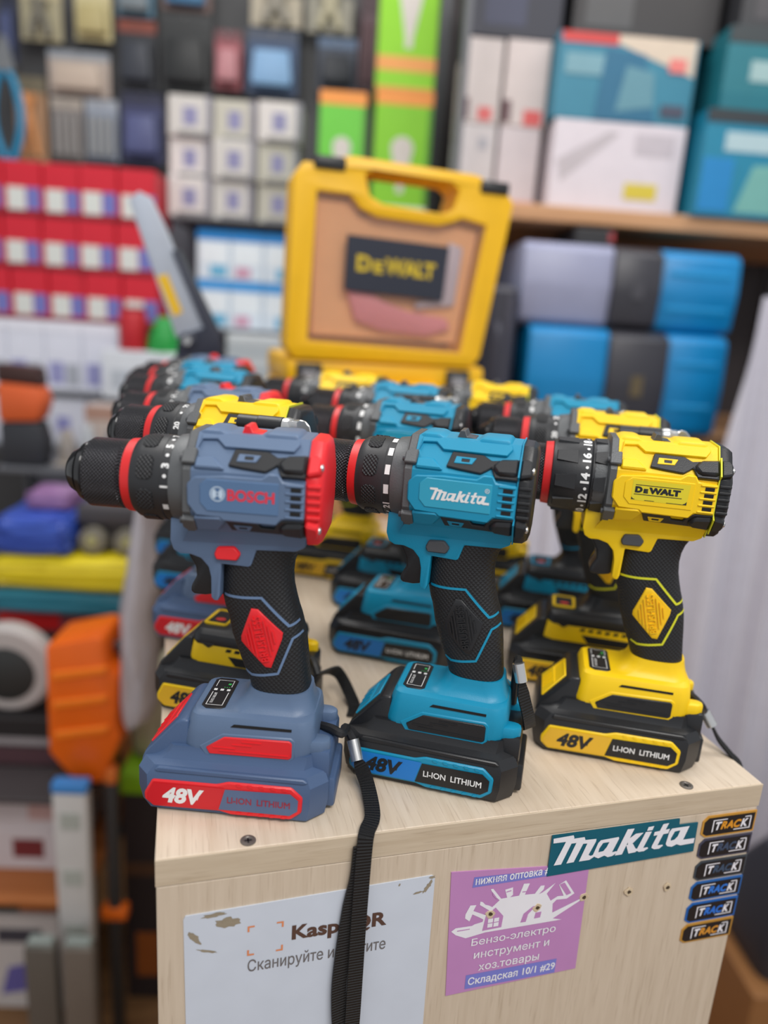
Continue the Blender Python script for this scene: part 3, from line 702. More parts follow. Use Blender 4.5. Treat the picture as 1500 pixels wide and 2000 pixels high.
def b_disp_print(b):
    for y0, y1 in ((-15.8, 0.3), (7.4, 15.8)):
        x0, x1 = -22.3, -11.7
        yo = y0 if y0 < 0 else y1
        add_flat(b, mm(rect(x0, x0+.45, min(y0, y1), max(y0, y1))), TOP, 0.0008); add_flat(b, mm(rect(x1-.45, x1, min(y0, y1), max(y0, y1))), TOP, 0.0008)
        add_flat(b, mm(rect(x0, x1, yo-.22, yo+.22)), TOP, 0.00082)
    for x in (-21.2, -17.0, -12.8): add_flat(b, mm(rect(x-1.1, x+1.1, 2.2, 4.6)), TOP, 0.0008)
    F = frame((-0.0190, -0.0010, 0.0639), (0, -1, 0), (1, 0, 0), (0, 0, 1)); add_text(b, 'BATTERY STATUS', F, 0, 0.0125, -0.0016, 0.0002, 0.01, 0, 0.0008)
def b_disp_light(b):
    for x in (-14.6, -13.1, -16.2): add_flat(b, mm(rect(x-.35, x+.35, 6.4, 7.2)), TOP, 0.0008)
    add_flat(b, mm(rect(-14.8, -12.9, 10.0, 12.2)), TOP, 0.0008)
def cham(x0, x1, hw, z, cl, cr_): return [(a/1000, c/1000, z/1000) for a, c in ((x0+cl, -hw), (x1-cr_, -hw), (x1, -hw+cr_), (x1, hw-cr_), (x1-cr_, hw), (x0+cl, hw), (x0, hw-cl), (x0, -hw+cl))]
def b_batt(b):
    add_loft(b, [cham(-55, 53, 33, 0, 8, 9), cham(-58.5, 56.5, 35.2, 2.0, 8, 10), cham(-60.5, 58.3, 36, 12, 8, 10), cham(-60.5, 58.3, 36, 25, 8, 10), cham(-57.5, 55.5, 33.6, 31, 9, 10), cham(-53, 51, 29.5, 33, 8, 8), cham(-47, 50, 27.5, 37, 6, 6), cham(-45, 50, 27.0, 41, 6, 6)])
    add_prism(b, mm([(-60.3, 13), (-60.3, 28), (-57.8, 33.5), (-38.5, 55.6), (-35, 57.5), (-30, 57.5), (-30, 20)]), side(1, 0), -0.0245, 0.0245, 0.004, 3)
    add_box(b, 0.045, 0.0620, -0.021, 0.021, 0.003, 0.0235, 0.002, 2); add_box(b, 0.045, 0.0585, -0.0245, 0.0245, 0.0235, 0.044, 0.003, 2)
def b_rail(b):
    for s in (-1,): add_prism(b, mm([(-48, 28.6), (-46, 30.8), (44, 30.8), (47, 28.6), (44, 27.4), (-46, 27.4)]), frame((0, s*0.0345, 0), (1, 0, 0), (0, 0, 1), (0, s, 0)), -0.003, 0.0016, 0.0007)
LAT = frame((-0.0481, 0, 0.0446), (0, 1, 0), Vector((-0.658, 0, -0.753)), Vector((-0.753, 0, 0.658)))
def b_latch(b):
    add_prism(b, mm([(-15, -12), (15, -12), (17.5, 12), (-17.5, 12)]), LAT, -0.004, 0.0010, 0.0005, 1, [mm([(-12.5, -10), (12.5, -10), (13.5, -1), (-13.5, -1)])])
    for y in (-6, 0, 6): add_prism(b, mm(rect(y-.4, y+.4, 1, 11)), LAT, 0, 0.0016)
def b_latch_dip(b): add_prism(b, mm([(-12.6, -10.1), (12.6, -10.1), (13.6, -0.9), (-13.6, -0.9)]), LAT, -0.003, 0.0002)
LBL = [(-54, 13), (-49, 22.6), (-9, 22.9), (-2, 25.2), (37, 25.4), (44, 19), (43.6, 8.5), (37, 3), (0, 2.6), (-7, 4.4), (-48.5, 3.8), (-54, 8.5)]
def b_label(b):
    for s in (-1,):
        add_prism(b, mm(LBL), side(s, 0.036), -0.003, 0.0012, 0.0009)
        for k in range(5):
            x = 4+k*7; add_prism(b, mm([(x, 23.0), (x+2.6, 23.0), (x+1.6, 24.6), (x-1, 24.6)]), side(s, 0.036), 0, 0.0017); add_prism(b, mm([(x, 5.4), (x+2.6, 5.4), (x+1.6, 3.8), (x-1, 3.8)]), side(s, 0.036), 0, 0.0017)
BS = side(-1, 0.036)
def b_decal(b): add_flat(b, mm([(-52, 12.8), (-48, 21), (-9.5, 21.2), (-4, 21.2), (-8, 6), (-48, 5.6), (-52, 9)]), BS, 0.0016)
def b_decal2(b): add_flat(b, mm([(-3.6, 20.6), (36.5, 21.6), (41.5, 17.5), (41.2, 10), (36.5, 6.4), (-7.4, 6.2)]), BS, 0.0016)
def b_volt(b):
    add_text(b, '48V', BS, -0.0425, -0.0165, 0.0078, 0.0188, 0.045, 0.22, 0.0018)
    add_flat(b, mm([(-21.5, 13.2), (-20.6, 11.0), (-19.6, 13.8), (-17.9, 18.8), (-19.8, 14.5)]), BS, 0.00182)
def b_ion(b):
    add_text(b, 'LI-ION', BS, -0.0022, 0.0128, 0.0113, 0.0157, 0.018, 0.0, 0.0018); add_text(b, 'LITHIUM', BS, 0.0162, 0.0366, 0.0113, 0.0157, 0.018, 0.0, 0.0018)
PS = side(-1, 0.030)
def b_logo_teal(b):
    add_mark(b, PS, -0.0145, 0.0220, 0.1992, 0.2068, 0.0029)
    c = (0.0202, 0.2082); n = 16
    add_flat(b, [(c[0]+.0014*math.cos(6.283*i/n), c[1]+.0014*math.sin(6.283*i/n)) for i in range(n)], PS, 0.0029, [[(c[0]+.0011*math.cos(6.283*i/n), c[1]+.0011*math.sin(6.283*i/n)) for i in range(n)]])
    add_text(b, 'R', PS, c[0]-.0005, c[0]+.0006, c[1]-.0007, c[1]+.0007, 0.0, 0, 0.0029)
def b_logo_red(b): add_text(b, 'BOSCH', PS, -0.0056, 0.0208, 0.2008, 0.2074, 0.035, 0, 0.0029)
def b_logo_round(b):
    c = Vector((-0.0111, 0.2042)); n = 28
    cir = lambda r, k=n: [(c.x+r*math.cos(6.283*i/k), c.y+r*math.sin(6.283*i/k)) for i in range(k)]
    add_flat(b, cir(0.0043), PS, 0.0029, [cir(0.0037)])
    for s in (1, -1): add_flat(b, [(c.x+s*x, c.y+z) for x, z in ((.0007, -.0009), (.0007, .0009), (.0014, .0028), (.0027, .0022), (.0033, .0), (.0027, -.0022), (.0014, -.0028))], PS, 0.0029)
    add_flat(b, [(c.x-.0012, c.y+.0006), (c.x+.0012, c.y+.0006), (c.x+.0012, c.y+.0012), (c.x-.0012, c.y+.0012)], PS, 0.00291); add_flat(b, [(c.x-.0012, c.y-.0012), (c.x+.0012, c.y-.0012), (c.x+.0012, c.y-.0006), (c.x-.0012, c.y-.0006)], PS, 0.00291)
def b_logo_yellow(b):
    add_text(b, 'D', PS, -0.0143, -0.0095, 0.2025, 0.2068, 0.075, 0, 0.0030); add_text(b, 'E', PS, -0.0088, -0.0059, 0.2025, 0.2055, 0.075, 0, 0.0030)
    add_text(b, 'WALT', PS, -0.0055, 0.0146, 0.2025, 0.2068, 0.075, 0, 0.0030)
    add_flat(b, mm(rect(-14.3, 16, 207.6, 208.0)), PS, 0.0030); add_flat(b, mm(rect(-14.7, 15.8, 201.2, 201.6)), PS, 0.0030)
    add_flat(b, mm([(-16, 199.4), (-15.2, 198.4), (-13.4, 197.7), (-16, 197.7)]), PS, 0.0030); add_flat(b, mm([(19.3, 199.6), (19.3, 197.3), (16.2, 197.3), (18.2, 198.3)]), PS, 0.0030)
    add_flat(b, mm(rect(-7.5, -1.2, 197.5, 197.8)), PS, 0.0030); add_flat(b, mm(rect(6.5, 16.4, 197.3, 197.6)), PS, 0.0030)
def b_decal_yellow(b): add_flat(b, mm([(-16.2, 211), (20.2, 211), (19.4, 197), (-16.2, 197.2)]), PS, 0.0028)
def b_shoe_cover(b):
    add_loft(b, [rloop(-30.6, 48.2, 26.9, 55, 8, 9), rloop(-31, 48.6, 27.6, 57.5, 8, 9), rloop(-30, 48.2, 26.0, 62.8, 8, 10), rloop(-28.6, 47.2, 22.4, 65.4, 7, 10), rloop(-8, 46.4, 21.6, 65.8, 10, 12), rloop(-3, 45.2, 19.2, 69, 11, 13), rloop(1.6, 44, 18.4, 75, 13, 14), rloop(3.0, 43.4, 17.9, 80, 13, 14)])
    for s in (1, -1): add_prism(b, mm([(-24, 57), (-16, 52.5), (-10, 56.5)]), side(s, 0.026), -0.002, 0.0018, 0.0006)
TOP2 = frame((0, 0, 0.0660), (1, 0, 0), (0, 1, 0), (0, 0, 1))
def b_disp_frame(b): add_prism(b, mm([(-27, -12), (-24, -14), (-9, -14), (-7, -12), (-7, 12), (-9, 14), (-24, 14), (-27, 12)]), TOP2, -0.002, 0.0011, 0.0004, 1, [mm(rect(-24.5, -9.5, -11.5, 11.5))])
def b_disp_b(b): add_prism(b, mm(rect(-24.7, -9.3, -11.7, 11.7)), TOP2, -0.002, 0.0004)
def b_disp_red(b):
    n = 14; add_flat(b, [(-0.0165+.0042*math.cos(6.283*i/n), -0.004+.0030*math.sin(6.283*i/n)) for i in range(n)], TOP2, 0.0006)
def b_side_holes(b):
    for s in (-1,):
        for k in range(6): add_prism(b, mm([(-2+k*7, 51.5), (2+k*7, 51.5), (3+k*7, 53.8), (-1+k*7, 53.8)]), side(s, 0.0262), -0.002, 0.0012)
        add_prism(b, mm([(0, 48), (6, 41), (44, 41), (44, 47.6)]), side(s, 0.0262), -0.002, 0.0014, 0.0004)
def b_clip_post(b):
    F = frame((0, -0.0270, 0.2235), (0, 1, 0), (0, 0, 1), (1, 0, 0))
    add_rev(b, [(0.006, 0.0045), (0.0065, 0.0058), (0.021, 0.0058), (0.0215, 0.0064), (0.0385, 0.0064), (0.039, 0.005)], F, 24)
def b_clip_ring(b):
    F = frame((0, -0.0270, 0.2235), (0, 1, 0), (0, 0, 1), (1, 0, 0))
    add_rev(b, [(0.0385, 0.0046), (0.039, 0.0060), (0.0425, 0.0066), (0.0455, 0.0060), (0.0475, 0.0035), (0.048, 0.001)], F, 24)
def b_clip_plate(b):
    add_prism(b, mm([(46.5, 203), (46.5, 221), (48.5, 227), (52, 230), (56, 229.5), (59.5, 226), (61, 220), (60.5, 203), (58, 192), (50, 192)]), side(-1, 0.031), 0.0, 0.0018, 0.0006)
    add_box(b, 0.043, 0.052, -0.033, -0.022, 0.216, 0.229, 0.002, 2)

BLK = plastic('moulded_black', (32, 33, 36), 0.38, 0.12, 1400); RUB = dimple('grip_rubber', (27, 28, 31))
KN = knurl('chuck_knurl', (66, 66, 70), 58, 2900, rough=0.26, metal=0.7, strength=1.0); KN2 = knurl('collar_knurl', (38, 39, 42), 60, 2500, rough=0.4, metal=0.1, strength=0.8)
GLOSS = plastic('glossy_black', (26, 26, 28), 0.16, 0); GEAR = plastic('gear_grey', (96, 98, 100), 0.45, 0.25, 1200, metal=0.35)
RED = plastic('ring_red', (214, 38, 40), 0.4, 0.05); PW = plastic('mark_white', (232, 232, 232), 0.5, 0); CHR = plastic('chrome', (215, 215, 215), 0.24, 0, metal=0.85)
COLR = plastic('collar_black', (40, 41, 44), 0.45, 0.1); HOLE = plastic('vent_dark', (16, 15, 15), 0.7, 0)
WEB = webbing('strap_black', (30, 30, 32)); DGR = plastic('button_grey', (70, 72, 76), 0.42, 0.1)
GREEN = plastic('indicator_green', (60, 190, 90), 0.4, 0); PINK = plastic('indicator_red', (214, 60, 60), 0.4, 0)
TEAL = plastic('teal_shell', (6, 140, 178), 0.42, 0.12, 1400); YEL = plastic('yellow_shell', (250, 206, 10), 0.42, 0.12, 1400)
SLA = plastic('slate_shell', (92, 113, 143), 0.42, 0.12, 1400); SRED = plastic('bright_red', (228, 36, 44), 0.42, 0.08)
SCH = {
 'teal': dict(main=TEAL, cap=BLK, seam=TEAL, sel=DGR, button=DGR, trim=TEAL, badge=BLK, inset=BLK, batt=BLK, latch=TEAL, frame=TEAL, decal=plastic('decal_blue', (20, 122, 205), 0.35, 0), volt=plastic('ink_black', (24, 28, 34), 0.4, 0), decal2=plastic('decal_black', (24, 25, 28), 0.35, 0), ion=PW, plate=plastic('teal_plate', (44, 158, 190), 0.35, 0.05), marks='teal'),
 'yellow': dict(main=YEL, cap=BLK, seam=plastic('lime_trim', (214, 214, 40), 0.45, 0), sel=DGR, button=DGR, trim=MATS['lime_trim'], badge=plastic('badge_yellow', (248, 198, 14), 0.42, 0.05), inset=BLK, batt=BLK, latch=YEL, frame=YEL, decal=plastic('decal_gold', (232, 182, 44), 0.35, 0), volt=MATS['ink_black'], decal2=MATS['decal_black'], ion=PW, plate=YEL, marks='yellow'),
 'slate': dict(main=SLA, cap=SRED, seam=SRED, sel=SRED, button=SRED, trim=plastic('slate_trim', (100, 124, 158), 0.45, 0), badge=SRED, inset=SRED, batt=plastic('slate_battery', (72, 94, 129), 0.42, 0.12, 1400), latch=SRED, frame=SRED, decal=plastic('decal_red', (206, 24, 38), 0.35, 0), volt=PW, decal2=plastic('decal_slate', (84, 104, 138), 0.35, 0), ion=plastic('ink_dark_red', (150, 40, 62), 0.4, 0), plate=plastic('slate_plate', (84, 114, 152), 0.35, 0.05), marks='blue')}
def drill(scheme, label, x, y, yaw, style='plain', smooth_collar=False, group='cordless drills on the counter top', name='cordless_drill'):
    s = SCH[scheme]; t = thing(name, label, 'drill', (x, y, 0), -R(yaw), group)
    P = lambda nm, key, fn, mat, par=t, sm=35.0: mk(nm, shared(key, nm, fn, sm), mat, par)
    ch = P('chuck', 'chuck', b_chuck, KN); P('chuck_nose', 'nose', b_nose, GLOSS, ch); P('chuck_ring', 'ring_w' if smooth_collar else 'ring', b_ring_wide if smooth_collar else b_ring, RED)
    if smooth_collar:
        co = P('torque_collar', 'scollar', b_collar_smooth, COLR); P('scale_marks', 'smarks', b_marks('smooth'), PW, co)
    else:
        co = P('torque_collar', 'collar', b_collar, COLR); P('grip_pad', 'pads', b_pads, KN2, co); P('scale_marks', 'marks_'+s['marks'], b_marks(s['marks']), PW, co)
    ge = P('gear_plate', 'gear', b_gear, GEAR); [P('gear_screw', 'gscrew%d' % k, b_gear_screw(k), DGR, ge) for k in (0, 1)]
    P('housing', 'housing', b_housing, s['main'])
    P('side_panel', 'panel_far', b_panel(1), s['main']); pa = P('side_panel', 'panel', b_panel(-1), s['main']); [P('vent', 'vent%d' % z, b_vent(z), HOLE, pa) for z in (195.9, 200.4, 204.9, 209.4)]; P('brand_plate', 'plate', b_plate, s['plate'], pa)
    if scheme == 'teal': P('brand_lettering', 'logo_t', b_logo_teal, PW, pa)
    elif scheme == 'yellow':
        P('brand_decal', 'ydecal', b_decal_yellow, plastic('decal_lemon', (226, 208, 40), 0.35, 0), pa); P('brand_lettering', 'logo_y', b_logo_yellow, MATS['ink_black'], pa)
    else:
        P('brand_lettering', 'logo_r', b_logo_red, plastic('ink_red', (222, 48, 66), 0.4, 0), pa); P('round_emblem', 'logo_o', b_logo_round, plastic('ink_pale', (190, 208, 226), 0.4, 0), pa)
    P('upper_guard', 'uguard_far', b_upper_guard(1), BLK); P('lower_guard', 'lguard_far', b_lower_guard(1), BLK); ug = P('upper_guard', 'uguard', b_upper_guard(-1), BLK); lg = P('lower_guard', 'lguard', b_lower_guard(-1), BLK); P('guard_window', 'window', b_window, s['main'], ug); P('guard_window', 'window_low', b_window_low, s['main'], lg)
    ca = P('rear_cap', 'cap', b_cap, s['cap']); [P('cap_screw', 'capscrew%d' % k, b_cap_screw(k), CHR, ca) for k in (0, 1)]
    if scheme != 'slate': P('cap_seam', 'seam', b_seam, s['seam'], ca)
    P('speed_selector', 'sel', b_selector, s['sel']); P('handle_shell', 'yoke', b_yoke, s['main']); P('trigger', 'trigger', b_trigger, BLK); P('direction_button', 'button', b_button, s['button'])
    gr = P('grip', 'grip', b_grip, RUB, t, 50); P('grip_trim', 'trim', b_trim, s['trim'], gr)
    P('badge', 'badge', b_badge, s['badge'], gr); P('badge_ridges', 'ridges', b_ridges, s['badge'], gr); P('badge_lettering', 'btext', b_badge_text, s['badge'], gr)
    sh = P('battery_shoe', 'shoe', b_shoe, s['main'], t, 28); [P('strap_loop', 'loop%d' % k, b_loop(k), s['main'], sh) for k in (1, -1)]
    if style == 'clip':
        P('shoe_cover', 'cover', b_shoe_cover, BLK, sh); P('indicator_frame', 'dframe', b_disp_frame, s['main'], sh); P('indicator_panel', 'dispb', b_disp_b, HOLE, sh); P('indicator_light', 'dispr', b_disp_red, PINK, sh); P('side_holes', 'sholes', b_side_holes, HOLE, sh)
        cp = P('clip_post', 'cpost', b_clip_post, BLK); P('clip_ring', 'cring', b_clip_ring, CHR, cp); P('belt_clip', 'cplate', b_clip_plate, CHR)
    else:
        P('shoe_rim', 'rim', b_inset_rim, s['main'], sh); P('shoe_inset', 'inset', b_inset, s['inset'], sh); P('shoe_slot', 'slot', b_slot, HOLE, sh)
        P('indicator_panel', 'disp', b_disp, plastic('panel_black', (34, 34, 38), 0.35, 0), sh); P('indicator_print', 'dprint', b_disp_print, PW, sh); P('indicator_light', 'dlight', b_disp_light, GREEN, sh)
    ba = P('battery', 'batt', b_batt, s['batt'], t, 28); P('battery_rail', 'rail', b_rail, s['batt'], ba)
    P('latch', 'latch', b_latch, s['latch'], ba); P('latch_recess', 'ldip', b_latch_dip, s['latch'], ba)
    P('label_frame', 'label', b_label, s['frame'], ba); P('label_decal', 'decal', b_decal, s['decal'], ba); P('label_field', 'decal2', b_decal2, s['decal2'], ba)
    P('voltage_lettering', 'volt', b_volt, s['volt'], ba); P('cell_lettering', 'ion', b_ion, s['ion'], ba)
    return t
D = {}
D['slate'] = drill('slate', 'slate blue drill at the front left corner, its strap hanging over the edge', 0.0555, 0.0640, 18.5)
D['teal'] = drill('teal', 'teal drill with black battery in the middle of the front row', 0.1900, 0.0665, 29.3)
D['yellow'] = drill('yellow', 'yellow drill with black battery and smooth numbered collar, front row right', 0.3367, 0.0735, 27.5, 'plain', True)
D['y2'] = drill('yellow', 'yellow drill with belt clip directly behind the front slate blue drill', 0.0615, 0.1755, 28, 'clip')
D['t2'] = drill('teal', 'teal drill directly behind the front teal drill, its blue 48V label showing', 0.2150, 0.2510, 30)
D['ry2'] = drill('yellow', 'yellow drill with belt clip and black topped base directly behind the front yellow drill', 0.364, 0.179, 28, 'clip')
D['b3'] = drill('slate', 'slate blue drill third back on the left, red 48V label showing', 0.0550, 0.3100, 26)
D['t3'] = drill('teal', 'teal drill with black topped base third back in the middle column', 0.2380, 0.3640, 29, 'clip')
D['rt3'] = drill('teal', 'teal drill with black topped base behind the clipped yellow drill on the right', 0.398, 0.292, 28, 'clip')
D['t4'] = drill('teal', 'teal drill fourth back on the left, right behind the second slate blue one', 0.0510, 0.4320, 28)
D['y4'] = drill('yellow', 'yellow drill farthest back in the middle in front of the yellow cases', 0.2010, 0.4710, 28)
D['ry4'] = drill('yellow', 'yellow drill farthest back on the right', 0.3700, 0.4300, 28)
D['t5'] = drill('teal', 'teal drill fifth back on the left, just before the last slate blue one', 0.0490, 0.5480, 28)
D['b6'] = drill('slate', 'slate blue drill with red rear cap farthest back on the left', 0.0590, 0.6560, 28)

for k in ('y2', 'ry2', 't3', 'rt3', 't4', 't5', 'b6', 'y4', 'ry4'): D[k].scale.z = 1.02      # these stand a little taller

# wrist straps, each a part of its drill
def strap(t, cord, ferrule, band, sides, width, loop2=None, sides2=None):
    inv = t.matrix_basis.inverted()
    def put(nm, b, m, par): b.transform(inv); return obj(nm, b, m, par, 40)
    b = bmesh.new(); sp = spline(band, 8); n = len(band)
    sd = [Vector(sides[min(n-1, i//8)]).lerp(Vector(sides[min(n-1, i//8+1)]), (i % 8)/8) for i in range(len(sp))]
    ws = [min(width, width*0.5+width*0.5*i/7) for i in range(len(sp))]
    add_ribbon(b, sp, sd, ws, 0.0016); st = put('wrist_strap', b, WEB, t)
    if loop2:
        b = bmesh.new(); sp = spline(loop2, 8); n = len(loop2)
        sd = [Vector(sides2[min(n-1, i//8)]).lerp(Vector(sides2[min(n-1, i//8+1)]), (i % 8)/8) for i in range(len(sp))]
        add_ribbon(b, sp, sd, width, 0.0014); put('strap_return', b, WEB, st)
    if cord:
        b = bmesh.new(); add_tube(b, spline(cord, 6), 0.0029, 8); put('strap_cord', b, WEB, st)
    if ferrule:
        b = bmesh.new(); add_tube(b, [ferrule[0], ferrule[1]], 0.0041, 16); put('ferrule', b, CHR, st)
    return st
V3 = Vector
t = D['slate']; L = lambda x, y, z: t.matrix_basis @ V3((x, y, z))
f0, f1 = V3((0.1255, 0.0560, 0.030)), V3((0.1275, 0.0480, 0.019))
strap(t, [L(0.0480, 0.004, 0.045), L(0.0560, -0.002, 0.047), L(0.0630, -0.005, 0.046), V3((0.1205, 0.0570, 0.039)), f0], (f0, f1),
      [f1, V3((0.1305, 0.0460, 0.013)), V3((0.1325, 0.0365, 0.0065)), V3((0.1300, 0.0130, 0.0030)), V3((0.1235, 0.0005, 0.0018)), V3((0.1215, -0.0034, -0.006)), V3((0.1208, -0.0045, -0.030)), V3((0.1205, -0.0048, -0.065)), V3((0.1205, -0.0055, -0.100)), V3((0.1205, -0.0050, -0.150)), V3((0.1175, -0.0042, -0.180))],
      [(1, -.1, 0.1)]*2 + [(1, -0.05, 0)]*2 + [(1, 0, 0)]*7, 0.0098,
      [V3((0.1195, -0.0020, -0.006)), V3((0.1185, -0.0020, -0.028)), V3((0.1150, -0.0022, -0.050)), V3((0.1120, -0.0026, -0.085)), V3((0.1110, -0.0030, -0.115)), V3((0.1135, -0.0035, -0.150)), V3((0.1165, -0.0030, -0.180))], [(1, .15, 0)]*7)
t = D['y2']; L2 = lambda x, y, z: t.matrix_basis @ V3((x, y, z))
strap(t, [L2(0.054, 0.0, 0.045), L2(0.062, -0.010, 0.048), L2(0.068, -0.015, 0.040)], None,
      [L2(0.068, -0.015, 0.040), V3((0.138, 0.168, 0.022)), V3((0.1475, 0.150, 0.006)), V3((0.1475, 0.142, 0.0026)), V3((0.1440, 0.1320, 0.0022))],
      [(1, .5, 0.3)]*2 + [(1, .25, 0.1)]*3, 0.0095)
t = D['teal']; L3 = lambda x, y, z: t.matrix_basis @ V3((x, y, z))
a, b_ = L3(0.050, -0.004, 0.088), L3(0.0535, -0.006, 0.076)
strap(t, [L3(0.049, 0.012, 0.050), L3(0.049, 0.004, 0.085), a], (a, b_), [b_, L3(0.0560, -0.006, 0.066), L3(0.0605, -0.005, 0.052), L3(0.0625, 0.002, 0.040), L3(0.0610, 0.012, 0.034), L3(0.056, 0.020, 0.036)], [(1, 0.1, 0.2)]*6, 0.0085)
t = D['yellow']; L4 = lambda x, y, z: t.matrix_basis @ V3((x, y, z))
a, b_ = V3((0.4020, 0.0535, 0.0290)), V3((0.4070, 0.0480, 0.0190))
strap(t, [L4(0.0535, 0.006, 0.044), L4(0.0570, -0.012, 0.046), a], (a, b_), [b_, V3((0.4110, 0.043, 0.010)), V3((0.4165, 0.0350, 0.0022)), V3((0.4215, 0.0260, -0.006)), V3((0.4235, 0.022, -0.030))], [(.6, 1, 0.3)]*5, 0.0060)

# ------------------------------------------------------------------ yellow cases at the back of the counter
CASEY = plastic('case_yellow', (246, 190, 18), 0.42, 0.1, 900); CARD = plastic('cardboard', (196, 150, 104), 0.75, 0.25, 300)
bm = bmesh.new(); add_box(bm, 0.175, 0.455, 0.715, 0.945, 0.0, 0.165, 0.002)
tag(obj('cardboard_box', bm, CARD), 'plain brown cardboard box under the two yellow cases', 'box')
lc = thing('tool_case', 'yellow case lying flat under the upright window case', 'case', (0.315, 0.82, 0.165))
def inlocal(o, p): o.location = -V3(p); return o
bm = bmesh.new(); add_box(bm, 0.163, 0.470, 0.705, 0.965, 0.165, 0.203, 0.008, 2); inlocal(obj('lower_shell', bm, CASEY, lc), (0.315, 0.82, 0.165))
bm = bmesh.new(); add_box(bm, 0.163, 0.470, 0.705, 0.965, 0.2035, 0.2425, 0.008, 2); inlocal(obj('upper_shell', bm, CASEY, lc), (0.315, 0.82, 0.165))
bm = bmesh.new(); add_tube(bm, spline([(0.245, 0.707, 0.205), (0.247, 0.690, 0.205), (0.262, 0.684, 0.205), (0.365, 0.684, 0.205), (0.382, 0.690, 0.205), (0.384, 0.707, 0.205)], 6), 0.011, 12); inlocal(obj('handle', bm, CASEY, lc), (0.315, 0.82, 0.165))
for x in (0.195, 0.425):
    bm = bmesh.new(); add_box(bm, x-0.019, x+0.019, 0.699, 0.709, 0.180, 0.236, 0.003, 2); la = inlocal(obj('clasp', bm, BLK, lc), (0.315, 0.82, 0.165))
    bm = bmesh.new(); add_box(bm, x-0.011, x+0.011, 0.6965, 0.6995, 0.204, 0.226, 0.001); obj('clasp_plate', bm, plastic('clasp_grey', (150, 150, 156), 0.4, 0), la)
uc = thing('tool_case', 'yellow case standing upright with clear window and black name plate', 'case', (0.32, 0.735, 0.2425))
UC = (0.32, 0.735, 0.2425)
FC = frame((0, 0.70, 0), (1, 0, 0), (0, 0, 1), (0, -1, 0))
OUT = [(.160, .258), (.164, .485), (.176, .503), (.226, .504), (.230, .515), (.246, .517), (.424, .513), (.436, .510), (.440, .500), (.474, .497), (.487, .480), (.457, .258), (.446, .2428), (.172, .2428)]
HAND = [(.262, .497), (.275, .502), (.39, .499), (.402, .490), (.396, .464), (.38, .456), (.29, .460), (.270, .469)]
WIN = [(.196, .469), (.243, .468), (.258, .452), (.283, .443), (.375, .440), (.395, .446), (.41, .453), (.448, .447), (.425, .262), (.19, .268)]
bm = bmesh.new(); add_prism(bm, OUT, FC, -0.034, 0.0, 0.0035, 2, [HAND, WIN]); inlocal(obj('front_shell', bm, CASEY, uc), UC)
bm = bmesh.new(); add_prism(bm, OUT, FC, -0.070, -0.0345, 0.0035, 2, [HAND, [(.19, .46), (.25, .46), (.265, .445), (.40, .445), (.44, .44), (.42, .268), (.195, .272)]]); inlocal(obj('back_shell', bm, CASEY, uc), UC)
bm = bmesh.new(); add_prism(bm, [(.185, .465), (.25, .465), (.265, .450), (.40, .450), (.445, .445), (.425, .262), (.19, .266)], FC, -0.070, -0.066); inlocal(obj('back_wall', bm, CASEY, uc), UC)
bm = bmesh.new(); add_prism(bm, WIN, FC, -0.0045, -0.003); wi = inlocal(obj('window_pane', bm, clear_film('case_film', (250, 246, 244), 0.07), uc), UC)
bm = bmesh.new(); add_prism(bm, [(.241, .416), (.393, .412), (.389, .336), (.240, .341)], FC, -0.003, 0.001, 0.0004); npl = inlocal(obj('name_plate', bm, plastic('plate_navy', (40, 44, 58), 0.35, 0), uc), UC)
bm = bmesh.new(); FT = frame((0, 0.70, 0), Vector((1, 0, -0.03)), (0, 0, 1), (0, -1, 0)); GOLD = plastic('plate_gold', (206, 178, 36), 0.4, 0)
add_text(bm, 'D', FT, .256, .278, .3760, .3985, 0.05, 0, 0.0016); add_text(bm, 'E', FT, .281, .296, .3760, .3925, 0.05, 0, 0.0016); add_text(bm, 'WALT', FT, .298, .374, .3760, .3985, 0.05, 0, 0.0016)
obj('plate_lettering', bm, GOLD, npl)
for x, z in ((.212, .499), (.455, .493)):
    bm = bmesh.new(); add_box(bm, x-0.022, x+0.022, 0.695, 0.74, z-0.003, z+0.014, 0.003, 2); inlocal(obj('clasp', bm, BLK, uc), UC)
bm = bmesh.new(); add_prism(bm, [(.198, .462), (.246, .461), (.262, .444), (.41, .442), (.442, .438), (.422, .275), (.197, .276)], FC, -0.062, -0.017, 0.002)
tag(obj('carton_insert', bm, plastic('insert_tan', (240, 184, 128), 0.7, 0.2, 300)), 'tan cardboard insert seen through the window of the upright yellow case', 'insert')
bm = bmesh.new(); add_prism(bm, [(.245, .345), (.26, .300), (.30, .288), (.37, .284), (.408, .296), (.40, .312), (.34, .318), (.30, .330), (.262, .352)], FC, -0.0168, -0.006, 0.003, 2)
tag(obj('parts_pouch', bm, plastic('pouch_pink', (222, 140, 150), 0.35, 0.1)), 'pink pouch at the bottom of the upright case window', 'pouch')
bm = bmesh.new(); add_prism(bm, [(.395, .420), (.418, .414), (.412, .330), (.350, .322), (.352, .333), (.392, .338)], FC, -0.0168, -0.008, 0.003, 2)
tag(obj('parts_bag', bm, plastic('bag_lilac', (190, 184, 200), 0.3, 0.1)), 'greyish clear bag at the right side of the upright case window', 'bag')

